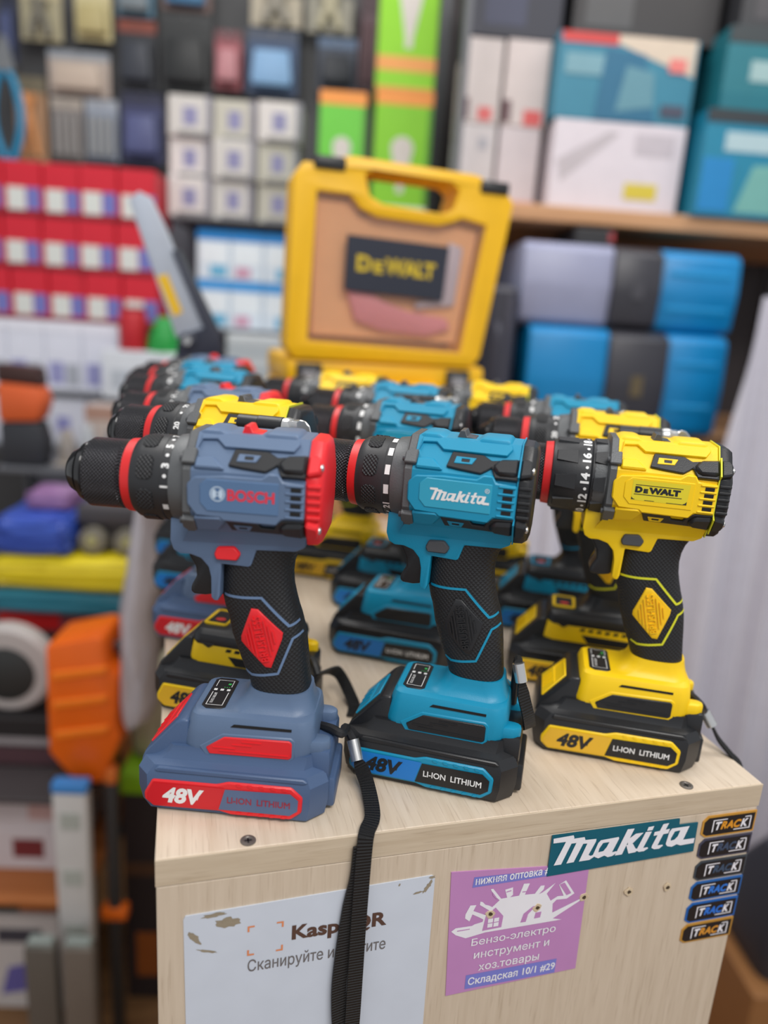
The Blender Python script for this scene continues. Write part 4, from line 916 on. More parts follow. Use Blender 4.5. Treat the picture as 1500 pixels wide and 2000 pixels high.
# ------------------------------------------------------------------ small saw standing behind the left drills
def on_shelf(o): o.matrix_world = SH; return o
def fshelf(v): return frame((0, v, 0), (1, 0, 0), (0, 0, 1), (0, -1, 0))
saw = thing('hand_saw', 'saw with long grey blade, yellow label and dark sheath standing behind the left drills', 'saw', shelf_pt(-0.24, 1.2, 0), -BA)
SAW0 = V3((-0.24, 1.2, 0))
def sawpart(n, poly, w0, w1, m, par=None, bev=0.0015, holes=()):
    b = bmesh.new(); add_prism(b, poly, fshelf(1.2), w0, w1, bev, 2, holes); b.transform(Matrix.Translation(-SAW0)); return obj(n, b, m, par or saw)
bl = sawpart('blade', [(-.3533, .4537), (-.3378, .4663), (-.3204, .4596), (-.3017, .4246), (-.2353, .2735), (-.2835, .2546)], -0.004, 0.004, plastic('blade_grey', (176, 184, 198), 0.35, 0.05))
sawpart('blade_label', [(-.3119, .3457), (-.2962, .3505), (-.2729, .2945), (-.2872, .2873)], 0.004, 0.0046, plastic('label_yellow', (236, 190, 40), 0.4, 0), bl, 0)
sawpart('sheath', [(-.2881, .3849), (-.2772, .3871), (-.2152, .2669), (-.2067, .2276), (-.2837, .2227), (-.2778, .2589), (-.2393, .2732)], -0.010, 0.010, plastic('sheath_navy', (46, 50, 66), 0.45, 0.1))
sawpart('handle', [(-.2075, .2300), (-.2834, .2260), (-.290, .19), (-.275, .12), (-.278, .05), (-.300, .0), (-.195, .0), (-.205, .06), (-.200, .14)], -0.018, 0.018, MATS['sheath_navy'])
b = bmesh.new(); F = frame((-.2634-SAW0.x, -0.010, .2519), (1, 0, 0), (0, 0, 1), (0, -1, 0)); add_rev(b, [(-0.01, 0.013), (0.004, 0.013), (0.006, 0.009)], F, 20); kn = obj('pivot_knob', b, MATS['sheath_navy'], saw)
b = bmesh.new(); add_rev(b, [(0.006, 0.0065), (0.008, 0.006)], F, 16); obj('pivot_bolt', b, CHR, kn)

# ------------------------------------------------------------------ shelving and goods behind the counter
def flatc(c, rough=0.5): return plastic('tone_%02x%02x%02x' % c, c, rough, 0.05, 200)
WOODS = wood('shelf_pine', (206, 158, 116), (178, 130, 90), (1, 0, 0), 0.3); RACKM = plastic('rack_grey', (96, 98, 104), 0.5, 0.1)
def sbox(name, u0, u1, v0, v1, z0, z1, m, parent=None, base=None, bev=0.002):
    """box in shelf coordinates (along, into, up); the object's origin is its base centre"""
    c = base or V3(((u0+u1)/2, (v0+v1)/2, z0)); b = bmesh.new()
    add_box(b, u0-c.x, u1-c.x, v0-c.y, v1-c.y, z0-c.z, z1-c.z, bev); o = obj(name, b, m, parent)
    if not parent: o.location = shelf_pt(*c); o.rotation_euler = (0, 0, -BA)
    return o
def carton(name, label, cat, u0, u1, z0, z1, v, depth, c, panels=(), group=None, rough=0.5):
    """printed cardboard box; panels are (kind, x0, x1, y0, y1, colour) in fractions of its front"""
    o = sbox(name, u0, u1, v, v+depth, z0, z1, flatc(c, rough)); tag(o, label, cat, group)
    front_panels(o, u1-u0, z1-z0, depth, panels)
    return o
def front_panels(o, wd, h, depth, panels):
    for k, (nm, x0, x1, y0, y1, pc) in enumerate(panels):
        b = bmesh.new(); lift = 0.0006+0.0004*k
        if nm == 'bulb_picture':
            n = 20; cx = (x0+x1)/2*wd-wd/2; p = []
            for i in range(n+1): a = math.pi*i/n; p.append((cx+(x1-x0)*wd/2*math.cos(a), h*(y0+(y1-y0)*0.66)+(x1-x0)*wd/2*math.sin(a)))
            p += [(cx-(x1-x0)*wd*.16, h*(y0+(y1-y0)*.12)), (cx-(x1-x0)*wd*.16, h*y0), (cx+(x1-x0)*wd*.16, h*y0), (cx+(x1-x0)*wd*.16, h*(y0+(y1-y0)*.12))]
            add_prism(b, p, frame((0, -depth/2, 0), (1, 0, 0), (0, 0, 1), (0, -1, 0)), -0.001, lift)
        elif isinstance(x0, tuple):
            add_prism(b, [(q[0]*wd-wd/2, q[1]*h) for q in (x0, x1, y0, y1)], frame((0, -depth/2, 0), (1, 0, 0), (0, 0, 1), (0, -1, 0)), -0.001, lift)
        else:
            add_prism(b, rect(x0*wd-wd/2, x1*wd-wd/2, y0*h, y1*h), frame((0, -depth/2, 0), (1, 0, 0), (0, 0, 1), (0, -1, 0)), -0.001, lift)
        obj(nm, b, flatc(pc), o)
def rack(label, u0, u1, v0, v1, boards, m, t=0.012, back=None, posts=True, top=None):
    r = thing('shelf_rack', label, 'shelf', shelf_pt((u0+u1)/2, (v0+v1)/2, FLOOR), -BA); b0 = V3(((u0+u1)/2, (v0+v1)/2, FLOOR))
    for z in boards: sbox('shelf_board', u0, u1, v0, v1, z-t, z, m, r, b0)
    zt = top or max(boards)
    if posts:
        for u in (u0, u1):
            for v in (v0+0.02, v1-0.015): sbox('upright', u-0.015 if u == u0 else u, u if u == u0 else u+0.015, v-0.015, v+0.015, FLOOR, zt, RACKM, r, b0)
    if back: sbox('back_panel', u0, u1, v1, v1+0.006, FLOOR, zt, back, r, b0)
    return r
rack('grey rack behind the counter stacked with red and white boxes', -1.02, -0.14, 1.99, 2.36, (0.065, -0.085, -0.40, -0.75), RACKM, 0.012, plastic('rack_back', (120, 122, 132), 0.6), top=0.63)
# red boxes in three rows
names_r = ('top', 'middle', 'bottom')
cols = ('far left', 'second from the left', 'third from the left', 'fourth from the left', 'rightmost')
white_base = []
for r in range(3):
    for c in range(5):
        u1 = -0.524-(4-c)*0.0945 + (0.0, -0.008, 0.004)[r]
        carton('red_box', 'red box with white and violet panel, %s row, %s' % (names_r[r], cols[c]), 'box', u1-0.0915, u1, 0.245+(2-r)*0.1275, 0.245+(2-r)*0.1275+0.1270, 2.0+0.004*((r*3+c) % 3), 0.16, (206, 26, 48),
               (('white_panel', 0.08, 0.58, 0.10, 0.52, (214, 218, 214)), ('violet_panel', 0.6, 0.98, 0.12, 0.52, (112, 116, 186)), ('shadow_strip', 0.0, 1.0, 0.0, 0.08, (112, 20, 34))), 'red boxes stacked on the left rack')  # dark red bottom strip is the shadow between rows, painted on
for c in range(4):
    u0 = -1.01+c*0.097
    carton('white_carton', 'white carton with violet print under the red boxes, %s' % ('leftmost', 'second from left', 'third from left', 'rightmost')[c], 'box', u0, u0+0.0955, 0.065, 0.2445, 2.0, 0.16, (222, 226, 240),
           (('violet_print', 0.1, 0.5, 0.1, 0.42, (150, 152, 200)), ('grey_print_shade', 0.55, 0.92, 0.08, 0.4, (168, 174, 186)), ('white_lid', 0, 1, 0.86, 1.0, (232, 234, 246))), 'white cartons under the red boxes')  # the grey panel is shadow painted onto each carton front
carton('white_carton', 'low white carton under the red tin and green cap', 'box', -0.64, -0.43, 0.065, 0.187, 1.91, 0.075, (214, 220, 228), (('grey_print_shade', 0.1, 0.9, 0.2, 0.6, (180, 188, 198)),))
for c in range(4):
    u0 = -0.98+c*0.135
    carton('white_carton', 'white carton with one violet square on the board below, %s' % ('leftmost', 'second from left', 'third from left', 'rightmost')[c], 'box', u0, u0+0.131, -0.085, 0.045, 2.0, 0.16, (216, 220, 234), (('violet_print', 0.38, 0.66, 0.3, 0.62, (140, 142, 198)), ('grey_foot', 0, 1, 0, 0.1, (176, 180, 190))), 'white cartons on the lower board')
rt = thing('paint_tin', 'small red tin standing left of the green cap', 'tin', shelf_pt(-0.570, 1.947, 0.187), -BA)
b = bmesh.new(); add_rev(b, [(0, 0.032), (0.004, 0.034), (0.092, 0.034), (0.096, 0.032)], frame((0, 0, 0), (1, 0, 0), (0, 1, 0), (0, 0, 1)), 28); obj('tin_body', b, flatc((186, 28, 40)), rt)
b = bmesh.new(); add_rev(b, [(0.096, 0.030), (0.104, 0.030), (0.106, 0.026)], frame((0, 0, 0), (1, 0, 0), (0, 1, 0), (0, 0, 1)), 28); obj('tin_lid', b, flatc((150, 30, 44)), rt)
gt = thing('green_cap', 'green plastic cap on the rack left of the standing saw', 'cap', shelf_pt(-0.492, 1.95, 0.187), -BA); gt.scale = (0.98, 0.9, 1.0)
b = bmesh.new(); add_rev(b, [(0, 0.043), (0.03, 0.043), (0.034, 0.038), (0.045, 0.036), (0.082, 0.020), (0.088, 0.012)], frame((0, 0, 0), (1, 0, 0), (0, 1, 0), (0, 0, 1)), 24); obj('cap_body', b, flatc((28, 148, 62)), gt)
b = bmesh.new(); add_rev(b, [(0.0, 0.045), (0.010, 0.045), (0.011, 0.043)], frame((0, 0, 0), (1, 0, 0), (0, 1, 0), (0, 0, 1)), 24); obj('cap_rim', b, flatc((40, 160, 74)), gt)
# pale bulb cartons, three by three, above the blue banded boxes
rack('second grey rack with pale bulb cartons right of the red boxes', -0.517, -0.165, 2.09, 2.36, (0.535, 0.250), RACKM, 0.008, None, False)
for r in range(3):
    for c in range(3):
        u0 = -0.517+c*0.1160; z0 = 0.536+r*0.0985
        carton('bulb_carton', 'pale carton with violet square, %s row, %s column beside the red boxes' % (('bottom', 'middle', 'top')[r], ('left', 'middle', 'right')[c]), 'box', u0, u0+0.113-0.006*((r+c) % 2), z0, z0+0.0975, 2.1+0.01*((r*2+c) % 3), 0.14,
               ((212, 206, 204), (202, 198, 194), (190, 186, 174))[(c+r//2) % 3], (('violet_square', 0.34, 0.66, 0.28, 0.72, (136, 134, 172)), ('grey_edge', 0.86, 1.0, 0.0, 1.0, (142, 140, 152)), ('dark_foot', 0.2, 1.0, 0.0, 0.12, (120, 118, 120))), 'pale bulb cartons on the second rack')
for r in range(2):
    for c in range(3):
        u0 = -0.440+c*0.0900-0.0; z0 = 0.2515+r*0.128
        carton('soap_box', 'white box with bright blue top band, %s row, %s of three' % (('lower', 'upper')[r], ('left', 'middle', 'right')[c]), 'box', u0, u0+0.0885, z0, z0+0.1275, 2.1, 0.13, (216, 228, 240),
               (('blue_band', 0, 1, 0.80, 1.0, (20, 124, 196) if r else (46, 150, 222)), ('pale_panel', 0.1, 0.9, 0.35, 0.72, (232, 240, 246)), (('pink_print', 0.15, 0.6, 0.08, 0.28, (206, 150, 176)) if c == 1 else ('cyan_print', 0.4, 0.9, 0.08, 0.3, (96, 176, 214)))), 'white boxes with blue bands')
for k in range(6):
    carton('flat_box', 'flat grey box in the pile below the blue banded boxes, %s' % ('lowest', 'second from bottom', 'third from bottom', 'third from top', 'second from top', 'topmost')[k], 'box', -0.345, -0.185+0.006*(k % 2), 0.065+k*0.0295, 0.065+k*0.0295+0.029, 2.02, 0.07, ((186, 194, 200), (206, 212, 216))[k % 2], (('grey_edge', 0, 1, 0.0, 0.2, (150, 158, 164)),), 'flat grey boxes in a pile')
# goods hanging on the back wall
PEG = plastic('hook_steel', (150, 150, 150), 0.3, 0, metal=0.8)
def pack(label, u0, u1, z0, z1, card, item, kind='block', v=2.55, extra=None, group='packs hanging on the back wall'):
    wd, h = u1-u0, z1-z0
    p = thing('blister_pack', label, 'pack', shelf_pt((u0+u1)/2, v, z0), -BA, group)
    b = bmesh.new(); add_box(b, -wd/2, wd/2, 0, 0.004, 0, h, 0.001); obj('backing_card', b, flatc(card), p)
    b = bmesh.new()
    if kind == 'block': add_prism(b, [(-wd*.38, h*.1), (wd*.38, h*.1), (wd*.40, h*.2), (wd*.34, h*.66), (-wd*.34, h*.66), (-wd*.40, h*.2)], XZ, 0.0, 0.03, 0.008, 2)
    elif kind == 'rods':
        for k in range(4): add_tube(b, [(-wd*.33+wd*.22*k, -0.012, h*.08), (-wd*.33+wd*.22*k, -0.012, h*.72)], wd*.085, 10)
    else:
        add_tube(b, spline([(-wd*.2, -0.014, h*.08), (-wd*.12, -0.016, h*.4), (0, -0.014, h*.6), (wd*.15, -0.014, h*.8)], 5), wd*.10, 10); add_tube(b, spline([(wd*.22, -0.014, h*.08), (wd*.12, -0.016, h*.4), (0, -0.014, h*.6), (-wd*.15, -0.014, h*.8)], 5), wd*.10, 10)
    obj('packed_tool', b, flatc(item), p)
    b = bmesh.new(); add_prism(b, rect(-wd/2, wd/2, h*.82, h), XZ, 0.0, 0.0012); obj('header_band', b, flatc(extra or card), p)
    b = bmesh.new(); add_tube(b, [(0, -0.012, h*.93), (0, 0.0755, h*.93)], 0.0022, 8); obj('peg_hook', b, PEG, p)
for a in (
 ('dark navy hanging pack at the far left top', -1.124, -1.076, .99, 1.184, (52, 58, 84), (70, 80, 120), 'block', (40, 44, 60)),
 ('cream hanging pack in the top left corner', -1.062, -0.940, 1.055, 1.192, (176, 168, 138), (120, 116, 104), 'tool', (196, 184, 146)),
 ('yellowish cream hanging pack right of the cream corner pack', -0.900, -0.792, 1.068, 1.204, (206, 194, 146), (186, 172, 120), 'block', (216, 204, 160)),
 ('pale pinkish wide hanging pack above the two rod packs', -0.987, -0.801, .912, 1.035, (186, 172, 162), (198, 180, 164), 'block', (150, 156, 164)),
 ('grey hanging pack of rods, left one of two', -0.985, -0.886, .724, .905, (132, 126, 124), (152, 148, 146), 'rods', (176, 166, 156)),
 ('grey blue hanging pack of rods, right one of two', -0.879, -0.780, .731, .907, (140, 150, 168), (158, 160, 162), 'rods', (166, 172, 182)),
 ('tan and orange hanging pack above the leftmost red boxes', -1.095, -0.998, .708, .955, (176, 140, 108), (220, 150, 92), 'tool', (120, 112, 92)),
 ('black hanging pack with rust red header', -0.773, -0.659, .944, 1.133, (46, 48, 54), (52, 56, 66), 'block', (132, 66, 52)),
 ('large black hanging pack above the pale bulb cartons', -0.648, -0.488, .945, 1.165, (38, 40, 42), (30, 32, 34), 'block', (44, 46, 48)),
 ('dark violet hanging pack next to the grey blue rods', -0.768, -0.641, .736, .936, (62, 66, 104), (86, 92, 136), 'block', (46, 48, 72)),
 ('rose red narrow hanging pack', -0.480, -0.399, .965, 1.127, (160, 84, 92), (190, 130, 136), 'block', (112, 66, 72)),
 ('dark blue hanging pack with light blue tool', -0.383, -0.226, .961, 1.140, (52, 74, 108), (132, 172, 212), 'block', (66, 76, 96)),
 ('beige hanging pack above the dark blue one', -0.373, -0.219, 1.148, 1.25, (180, 170, 150), (150, 144, 132), 'tool', (120, 114, 102)),
 ('beige grey hanging pack near the tall green boxes', -0.203, -0.063, 1.142, 1.262, (150, 146, 132), (186, 178, 150), 'tool', (96, 96, 96)),
 ('black and blue hanging pack under the beige grey one', -0.165, -0.045, .985, 1.132, (58, 66, 82), (36, 40, 48), 'block', (88, 108, 136)),
 ('narrow dark maroon hanging pack beside the tall green boxes', -0.039, 0.019, .992, 1.256, (86, 64, 70), (110, 84, 88), 'rods', (72, 50, 56)),
 ('small teal grey hanging pack at the top edge', -0.775, -0.665, 1.142, 1.25, (86, 124, 146), (120, 130, 136), 'block', (70, 112, 140)),
 ('small brown and blue hanging pack at the top edge', -0.640, -0.493, 1.170, 1.28, (120, 96, 90), (70, 120, 160), 'block', (64, 84, 104))):
    pack(a[0], a[1], a[2], a[3], a[4], a[5], a[6], a[7], 2.55, a[8])
bc = thing('bolt_cutter', 'bolt cutter with bright blue handles hanging at the far left', 'bolt cutter', shelf_pt(-1.08, 2.46, 0.70), -BA)
for sx in (-1, 1):
    b = bmesh.new(); add_tube(b, spline([(0.012*sx, 0, 0.24), (0.030*sx, 0, 0.20), (0.042*sx, 0, 0.13), (0.034*sx, 0, 0.06), (0.010*sx, 0, 0.0)], 6), 0.011, 12); obj('handle', b, flatc((24, 140, 186), 0.3), bc)
b = bmesh.new(); add_prism(b, [(-.03, .24), (.03, .24), (.022, .29), (.006, .335), (-.006, .335), (-.022, .29)], XZ, -0.008, 0.008, 0.002); obj('jaws', b, flatc((120, 124, 128), 0.3), bc)
b = bmesh.new(); add_tube(b, [(0, -0.010, .27), (0, 0.1, .27)], 0.003, 8); obj('peg_hook', b, PEG, bc)
# green bulb boxes
rack('short pine shelf carrying the green bulb boxes', -0.135, 0.172, 1.98, 2.25, (0.573,), WOODS, 0.028, None, True)
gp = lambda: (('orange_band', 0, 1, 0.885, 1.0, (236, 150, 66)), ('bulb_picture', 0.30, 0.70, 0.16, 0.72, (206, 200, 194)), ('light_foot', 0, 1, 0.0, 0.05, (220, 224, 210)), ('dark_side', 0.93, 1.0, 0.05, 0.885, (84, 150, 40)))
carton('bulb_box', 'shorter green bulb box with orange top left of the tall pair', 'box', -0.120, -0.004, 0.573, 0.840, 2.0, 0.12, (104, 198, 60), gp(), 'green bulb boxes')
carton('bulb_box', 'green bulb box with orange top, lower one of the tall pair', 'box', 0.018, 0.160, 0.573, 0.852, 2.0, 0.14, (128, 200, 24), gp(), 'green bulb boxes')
carton('bulb_box', 'green bulb box at the top edge, upper one of the tall pair', 'box', 0.014, 0.158, 0.853, 1.16, 2.0, 0.14, (138, 206, 22), (('orange_band', 0, 1, 0.135, 0.24, (232, 160, 84)), ('bulb_picture', 0.32, 0.72, 0.30, 0.86, (206, 200, 194)), ('light_band', 0, 1, 0.0, 0.02, (232, 160, 84))), 'green bulb boxes')
# right hand shelves
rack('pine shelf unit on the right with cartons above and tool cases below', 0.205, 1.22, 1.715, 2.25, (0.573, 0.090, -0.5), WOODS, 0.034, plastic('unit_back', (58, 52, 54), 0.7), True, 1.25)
ink = (92, 60, 66)  # dark patch low on the left of the two upper cartons
carton('grey_carton', 'pale grey carton with red mark, upper left of four', 'box', 0.212, 0.291, 0.744, 0.915, 1.80, 0.2, (196, 186, 184), (('red_mark', 0.4, 0.8, 0.04, 0.2, (206, 96, 96)), ('side_patch', 0.0, 0.14, 0.04, 0.3, ink)), 'four pale grey cartons')
carton('grey_carton', 'pale grey carton with red mark, upper right of four', 'box', 0.298, 0.396, 0.744, 0.918, 1.80, 0.2, (202, 190, 188), (('red_mark', 0.5, 0.92, 0.02, 0.2, (210, 84, 84)), ('side_patch', 0.0, 0.2, 0.04, 0.3, ink)), 'four pale grey cartons')
carton('grey_carton', 'pale grey carton, lower left of four', 'box', 0.212, 0.291, 0.573, 0.743, 1.80, 0.2, (196, 190, 192), (('grey_print_shade', 0.5, 0.75, 0.7, 0.84, (160, 160, 170)),), 'four pale grey cartons')
carton('grey_carton', 'pale grey carton, lower right of four', 'box', 0.298, 0.392, 0.573, 0.743, 1.80, 0.2, (200, 190, 194), (('pink_foot', 0, 1, 0, 0.1, (210, 160, 160)),), 'four pale grey cartons')
carton('dark_case', 'dark navy box on top of the pale grey cartons', 'box', 0.212, 0.412, 0.9185, 1.15, 1.80, 0.2, (40, 42, 56), (('navy_panel', 0.15, 0.6, 0.1, 0.8, (56, 60, 84)),))
carton('white_printed_box', 'white printed box with yellow label under the teal box', 'box', 0.410, 0.705, 0.573, 0.757, 1.75, 0.25, (214, 206, 214), (('grey_drawing', (0.08, 0.3), (0.5, 0.88), (0.42, 0.9), (0.04, 0.55), (186, 178, 184)), ('grey_text', 0.62, 0.92, 0.66, 0.9, (190, 182, 190)), ('yellow_label', 0.58, 0.83, 0.16, 0.34, (206, 188, 60))))
carton('teal_printed_box', 'teal and cream box with red corner on the white printed box', 'box', 0.399, 0.705, 0.757, 0.925, 1.75, 0.25, (46, 124, 150), (('cream_top', (0.42, 0.90), (0.98, 0.58), (0.98, 1.0), (0.42, 1.0), (206, 190, 172)), ('red_corner', 0.02, 0.42, 0.88, 1.0, (200, 60, 58)), ('pale_text', 0.06, 0.34, 0.52, 0.76, (112, 156, 170)), ('blue_sweep', (0.3, 0.02), (0.75, 0.02), (0.62, 0.8), (0.34, 0.84), (26, 100, 134)), ('pale_sweep', (0.45, 0.12), (0.72, 0.2), (0.7, 0.6), (0.5, 0.66), (90, 140, 156)), ('red_dot', 0.80, 0.92, 0.62, 0.78, (220, 120, 116)), ('dark_mark', 0.78, 0.95, 0.1, 0.24, (66, 70, 90))))
carton('dark_case', 'black box on top of the teal printed box', 'box', 0.43, 0.75, 0.9255, 1.12, 1.78, 0.22, (44, 42, 44), (('grey_panel', 0.08, 0.4, 0.12, 0.7, (76, 76, 78)),))
carton('teal_printed_box', 'teal box at the right edge, lower of two', 'box', 0.725, 1.02, 0.573, 0.787, 1.70, 0.25, (20, 126, 158), (('pale_text', 0.16, 0.9, 0.62, 0.8, (170, 196, 204)), ('green_patch', (0.3, 0.05), (1.0, 0.05), (1.0, 0.55), (0.4, 0.5), (110, 170, 164)), ('blue_patch', 0.02, 0.25, 0.05, 0.55, (20, 128, 190)), ('dark_top', 0, 1, 0.88, 1.0, (44, 52, 58))), 'teal boxes at the right edge')
carton('teal_printed_box', 'teal box at the right edge, upper of two', 'box', 0.745, 1.02, 0.7875, 0.945, 1.70, 0.25, (26, 112, 126), (('pale_text', 0.2, 0.95, 0.35, 0.6, (150, 180, 182)), ('dark_top', 0, 1, 0.8, 1.0, (50, 58, 62)), ('teal_foot', 0, 1, 0.0, 0.2, (8, 106, 122))), 'teal boxes at the right edge')
carton('dark_case', 'dark box on top of the upper teal box at the right edge', 'box', 0.77, 1.05, 0.9460, 1.15, 1.72, 0.22, (52, 52, 56), (('grey_panel', 0.1, 0.5, 0.1, 0.5, (70, 68, 72)),))
BLUEC = (0, 128, 190)
def big_case(label, u0, u1, v, z0, z1, left, b0, b1, emb):
    wd, h, d = u1-u0, z1-z0, 0.30
    k = thing('tool_case', label, 'case', shelf_pt((u0+u1)/2, v+d/2, z0), -BA, 'blue and dark tool cases under the right shelf')
    def seg(nm, x0, x1, c, out=0.0):
        b = bmesh.new(); pr = [(-d/2-out, 0.012), (-d/2-out-0.008, h*.5-0.006), (-d/2-out-0.008, h*.5+0.006), (-d/2-out, h-0.014), (-d/2+0.02, h), (d/2-0.02, h), (d/2, h-0.014), (d/2, 0.012), (d/2-0.02, 0), (-d/2+0.02, 0)]
        add_prism(b, pr, frame((0, 0, 0), (0, 1, 0), (0, 0, 1), (1, 0, 0)), x0-wd/2, x1-wd/2, 0.007, 2); return obj(nm, b, flatc(c, 0.38), k)
    seg('left_shell', 0, b0-0.003, left); seg('right_shell', b1+0.003, wd, BLUEC); ba = seg('centre_band', b0-0.008, b1+0.008, (54, 54, 62), 0.010)
    b = bmesh.new(); add_prism(b, rect((b0+b1)/2-wd/2-0.012, (b0+b1)/2-wd/2+0.014, h*.38, h*.58), frame((0, -d/2-0.018, 0), (1, 0, 0), (0, 0, 1), (0, -1, 0)), -0.006, 0.002); obj('emblem', b, flatc((96, 84, 60) if emb else (66, 66, 74)), ba)
    for z in (0.30, 0.72):
        b = bmesh.new(); add_prism(b, rect(b1-wd/2+0.025, wd/2-0.02, h*z-0.006, h*z+0.006), frame((0, -d/2, 0), (1, 0, 0), (0, 0, 1), (0, -1, 0)), -0.01, 0.007, 0.002); obj('rib', b, flatc((10, 140, 200), 0.38), k)
big_case('tool case of two blue halves and a dark band, lower of two', 0.378, 0.825, 1.63, 0.090, 0.316, BLUEC, 0.185, 0.305, True)
big_case('tool case with grey lilac left half and blue right half, upper of two', 0.354, 0.838, 1.66, 0.3165, 0.493, (150, 154, 182), 0.205, 0.300, False)
dk = sbox('tool_case', 0.283, 0.346, 1.62, 1.90, 0.090, 0.392, flatc((50, 50, 62), 0.45), bev=0.012); tag(dk, 'narrow dark case standing upright beside the yellow window case', 'case')
b = bmesh.new(); add_tube(b, spline([(-.012, -.14, .08), (-.012, -.158, .10), (-.012, -.160, .20), (-.012, -.14, .22)], 5), 0.008, 10); obj('handle', b, flatc((62, 62, 74)), dk)
b = bmesh.new(); add_prism(b, rect(.006, .020, .02, .28), frame((0, -.14, 0), (1, 0, 0), (0, 0, 1), (0, -1, 0)), -0.003, 0.003, 0.001); obj('side_rib', b, flatc((66, 66, 80)), dk)
bk = sbox('power_supply', 0.47, 0.56, 1.70, 1.9, 0.4935, 0.53, flatc((34, 34, 38)), bev=0.004); tag(bk, 'small black box lying on the upper tool case', 'box'); front_panels(bk, 0.09, 0.0365, 0.2, (('red_mark', 0.86, 0.98, 0.3, 0.8, (170, 54, 60)),))
# plastic curtain hanging on the right
b = bmesh.new(); rr = random.Random(5); nu, nz = 210, 14; G = []
for i in range(nu+1):
    u = 0.28+1.07*i/nu; off = 0.012*math.sin(u*95+2*math.sin(u*13))+0.024*math.sin(u*37+1)+0.005*math.sin(u*210)
    top = 0.052 if u < 0.775 else min(0.40, 0.052+(u-0.775)*9)
    G.append([b.verts.new((u+0.06*(1-j/nz)*max(0.0, u-0.6), 1.555-0.10*(1-j/nz)+off*(1.0-0.35*j/nz)-(0.05 if u > 0.775 else 0)*(j/nz), FLOOR+0.002+(top-FLOOR-0.002)*j/nz)) for j in range(nz+1)])
for i in range(nu):
    for j in range(nz): b.faces.new((G[i][j], G[i+1][j], G[i+1][j+1], G[i][j+1]))
cur = on_shelf(obj('plastic_curtain', b, plastic('curtain_grey', (204, 202, 214), 0.26, 0.3, 25, spec=0.6), None, 80)); tag(cur, 'grey plastic sheeting hanging in folds at the right edge', 'curtain')
# ------------------------------------------------------------------ left lower rack beside the counter
rack('low pine rack left of the counter with mixed goods', -0.80, -0.46, 1.17, 1.78, (-0.800,), wood('rack_pine', (196, 120, 66), (170, 98, 50), (1, 0, 0), 0.3), 0.014, plastic('rack_back_dark', (48, 44, 46), 0.7), True)  # the back panel has one even dark colour
ZB = -0.205
def soft(name, label, cat, u0, u1, v0, v1, z0, z1, c, amp=0.004, rough=0.35, seed=1):
    """a soft packet: rounded box with an uneven skin"""
    b = bmesh.new(); add_box(b, u0, u1, v0, v1, z0, z1, min(u1-u0, v1-v0, z1-z0)*0.3, 3)
    bmesh.ops.subdivide_edges(b, edges=b.edges[:], cuts=2, use_grid_fill=True); rr = random.Random(seed)
    for q in b.verts:
        if q.co.z > z0+0.002: q.co += V3((rr.uniform(-1, 1), rr.uniform(-1, 1), rr.uniform(-.6, .2)))*amp
    c0 = V3(((u0+u1)/2, (v0+v1)/2, z0)); b.transform(Matrix.Translation(-c0)); o = obj(name, b, flatc(c, rough), None, 70); o.location = shelf_pt(*c0); o.rotation_euler = (0, 0, -BA)
    return tag(o, label, cat)
rack('dark grey shelf under the round wheel and the orange tool', -0.80, -0.46, 1.17, 1.76, (-0.580,), plastic('rack_dark', (66, 60, 62), 0.5, 0.1), 0.012, None, False)
# stack of folded packets next to the counter, standing on a dark crate
dc = sbox('storage_crate', -0.70, -0.405, 1.42, 1.70, -0.580, -0.318, flatc((58, 50, 54))); tag(dc, 'dark crate under the folded teal and yellow packets', 'crate'); front_panels(dc, 0.295, 0.262, 0.28, (('red_band', 0.0, 0.42, 0.84, 0.99, (190, 22, 26)), ('maroon_band', 0.42, 0.98, 0.80, 0.97, (116, 52, 62))))
soft('folded_tarp', 'folded teal packet at the bottom of the left pile', 'packet', -0.70, -0.402, 1.40, 1.62, -0.318, -0.268, (36, 118, 138), 0.004, 0.4, 2)
soft('folded_tarp', 'folded yellow packet between the blue and the teal one', 'packet', -0.70, -0.398, 1.40, 1.62, -0.268, -0.196, (232, 210, 34), 0.005, 0.35, 3)
soft('folded_tarp', 'folded blue packet on top of the yellow one', 'packet', -0.70, -0.545, 1.40, 1.60, -0.196, -0.118, (52, 82, 176), 0.005, 0.35, 4)
rl = thing('roller_set', 'black tool with round grey wheels on the yellow packet', 'tool', shelf_pt(-0.475, 1.46, -0.196), -BA)
b = bmesh.new(); add_box(b, -.068, .068, -.02, .05, 0.060, .100, .006, 2); add_box(b, -.06, .06, .0, .04, 0.0, .062, .004); obj('bar_frame', b, flatc((70, 68, 72)), rl)
for x in (-0.034, 0.036):
    b = bmesh.new(); add_rev(b, [(-0.012, 0.016), (-0.010, 0.027), (0.010, 0.027), (0.012, 0.016)], frame((x, -0.022, 0.031), (1, 0, 0), (0, 0, 1), (0, -1, 0)), 24); wl = obj('wheel', b, flatc((128, 124, 112)), rl)
    b = bmesh.new(); add_rev(b, [(0.010, 0.012), (0.015, 0.010)], frame((x, -0.022, 0.031), (1, 0, 0), (0, 0, 1), (0, -1, 0)), 20); obj('hub', b, flatc((176, 172, 120)), wl)
st = thing('marker_stick', 'light blue stick with green foot leaning beside the grey bag', 'stick', shelf_pt(-0.385, 1.47, -0.196), -BA)
b = bmesh.new(); add_prism(b, [(-.014, .03), (.008, .03), (.020, .145), (.002, .145)], XZ, -0.006, 0.006, 0.002); obj('stick_body', b, flatc((70, 170, 226)), st)
b = bmesh.new(); add_prism(b, [(-.018, 0), (.006, 0), (.009, .032), (-.013, .032)], XZ, -0.007, 0.007, 0.002); obj('stick_foot', b, flatc((66, 178, 96)), st)
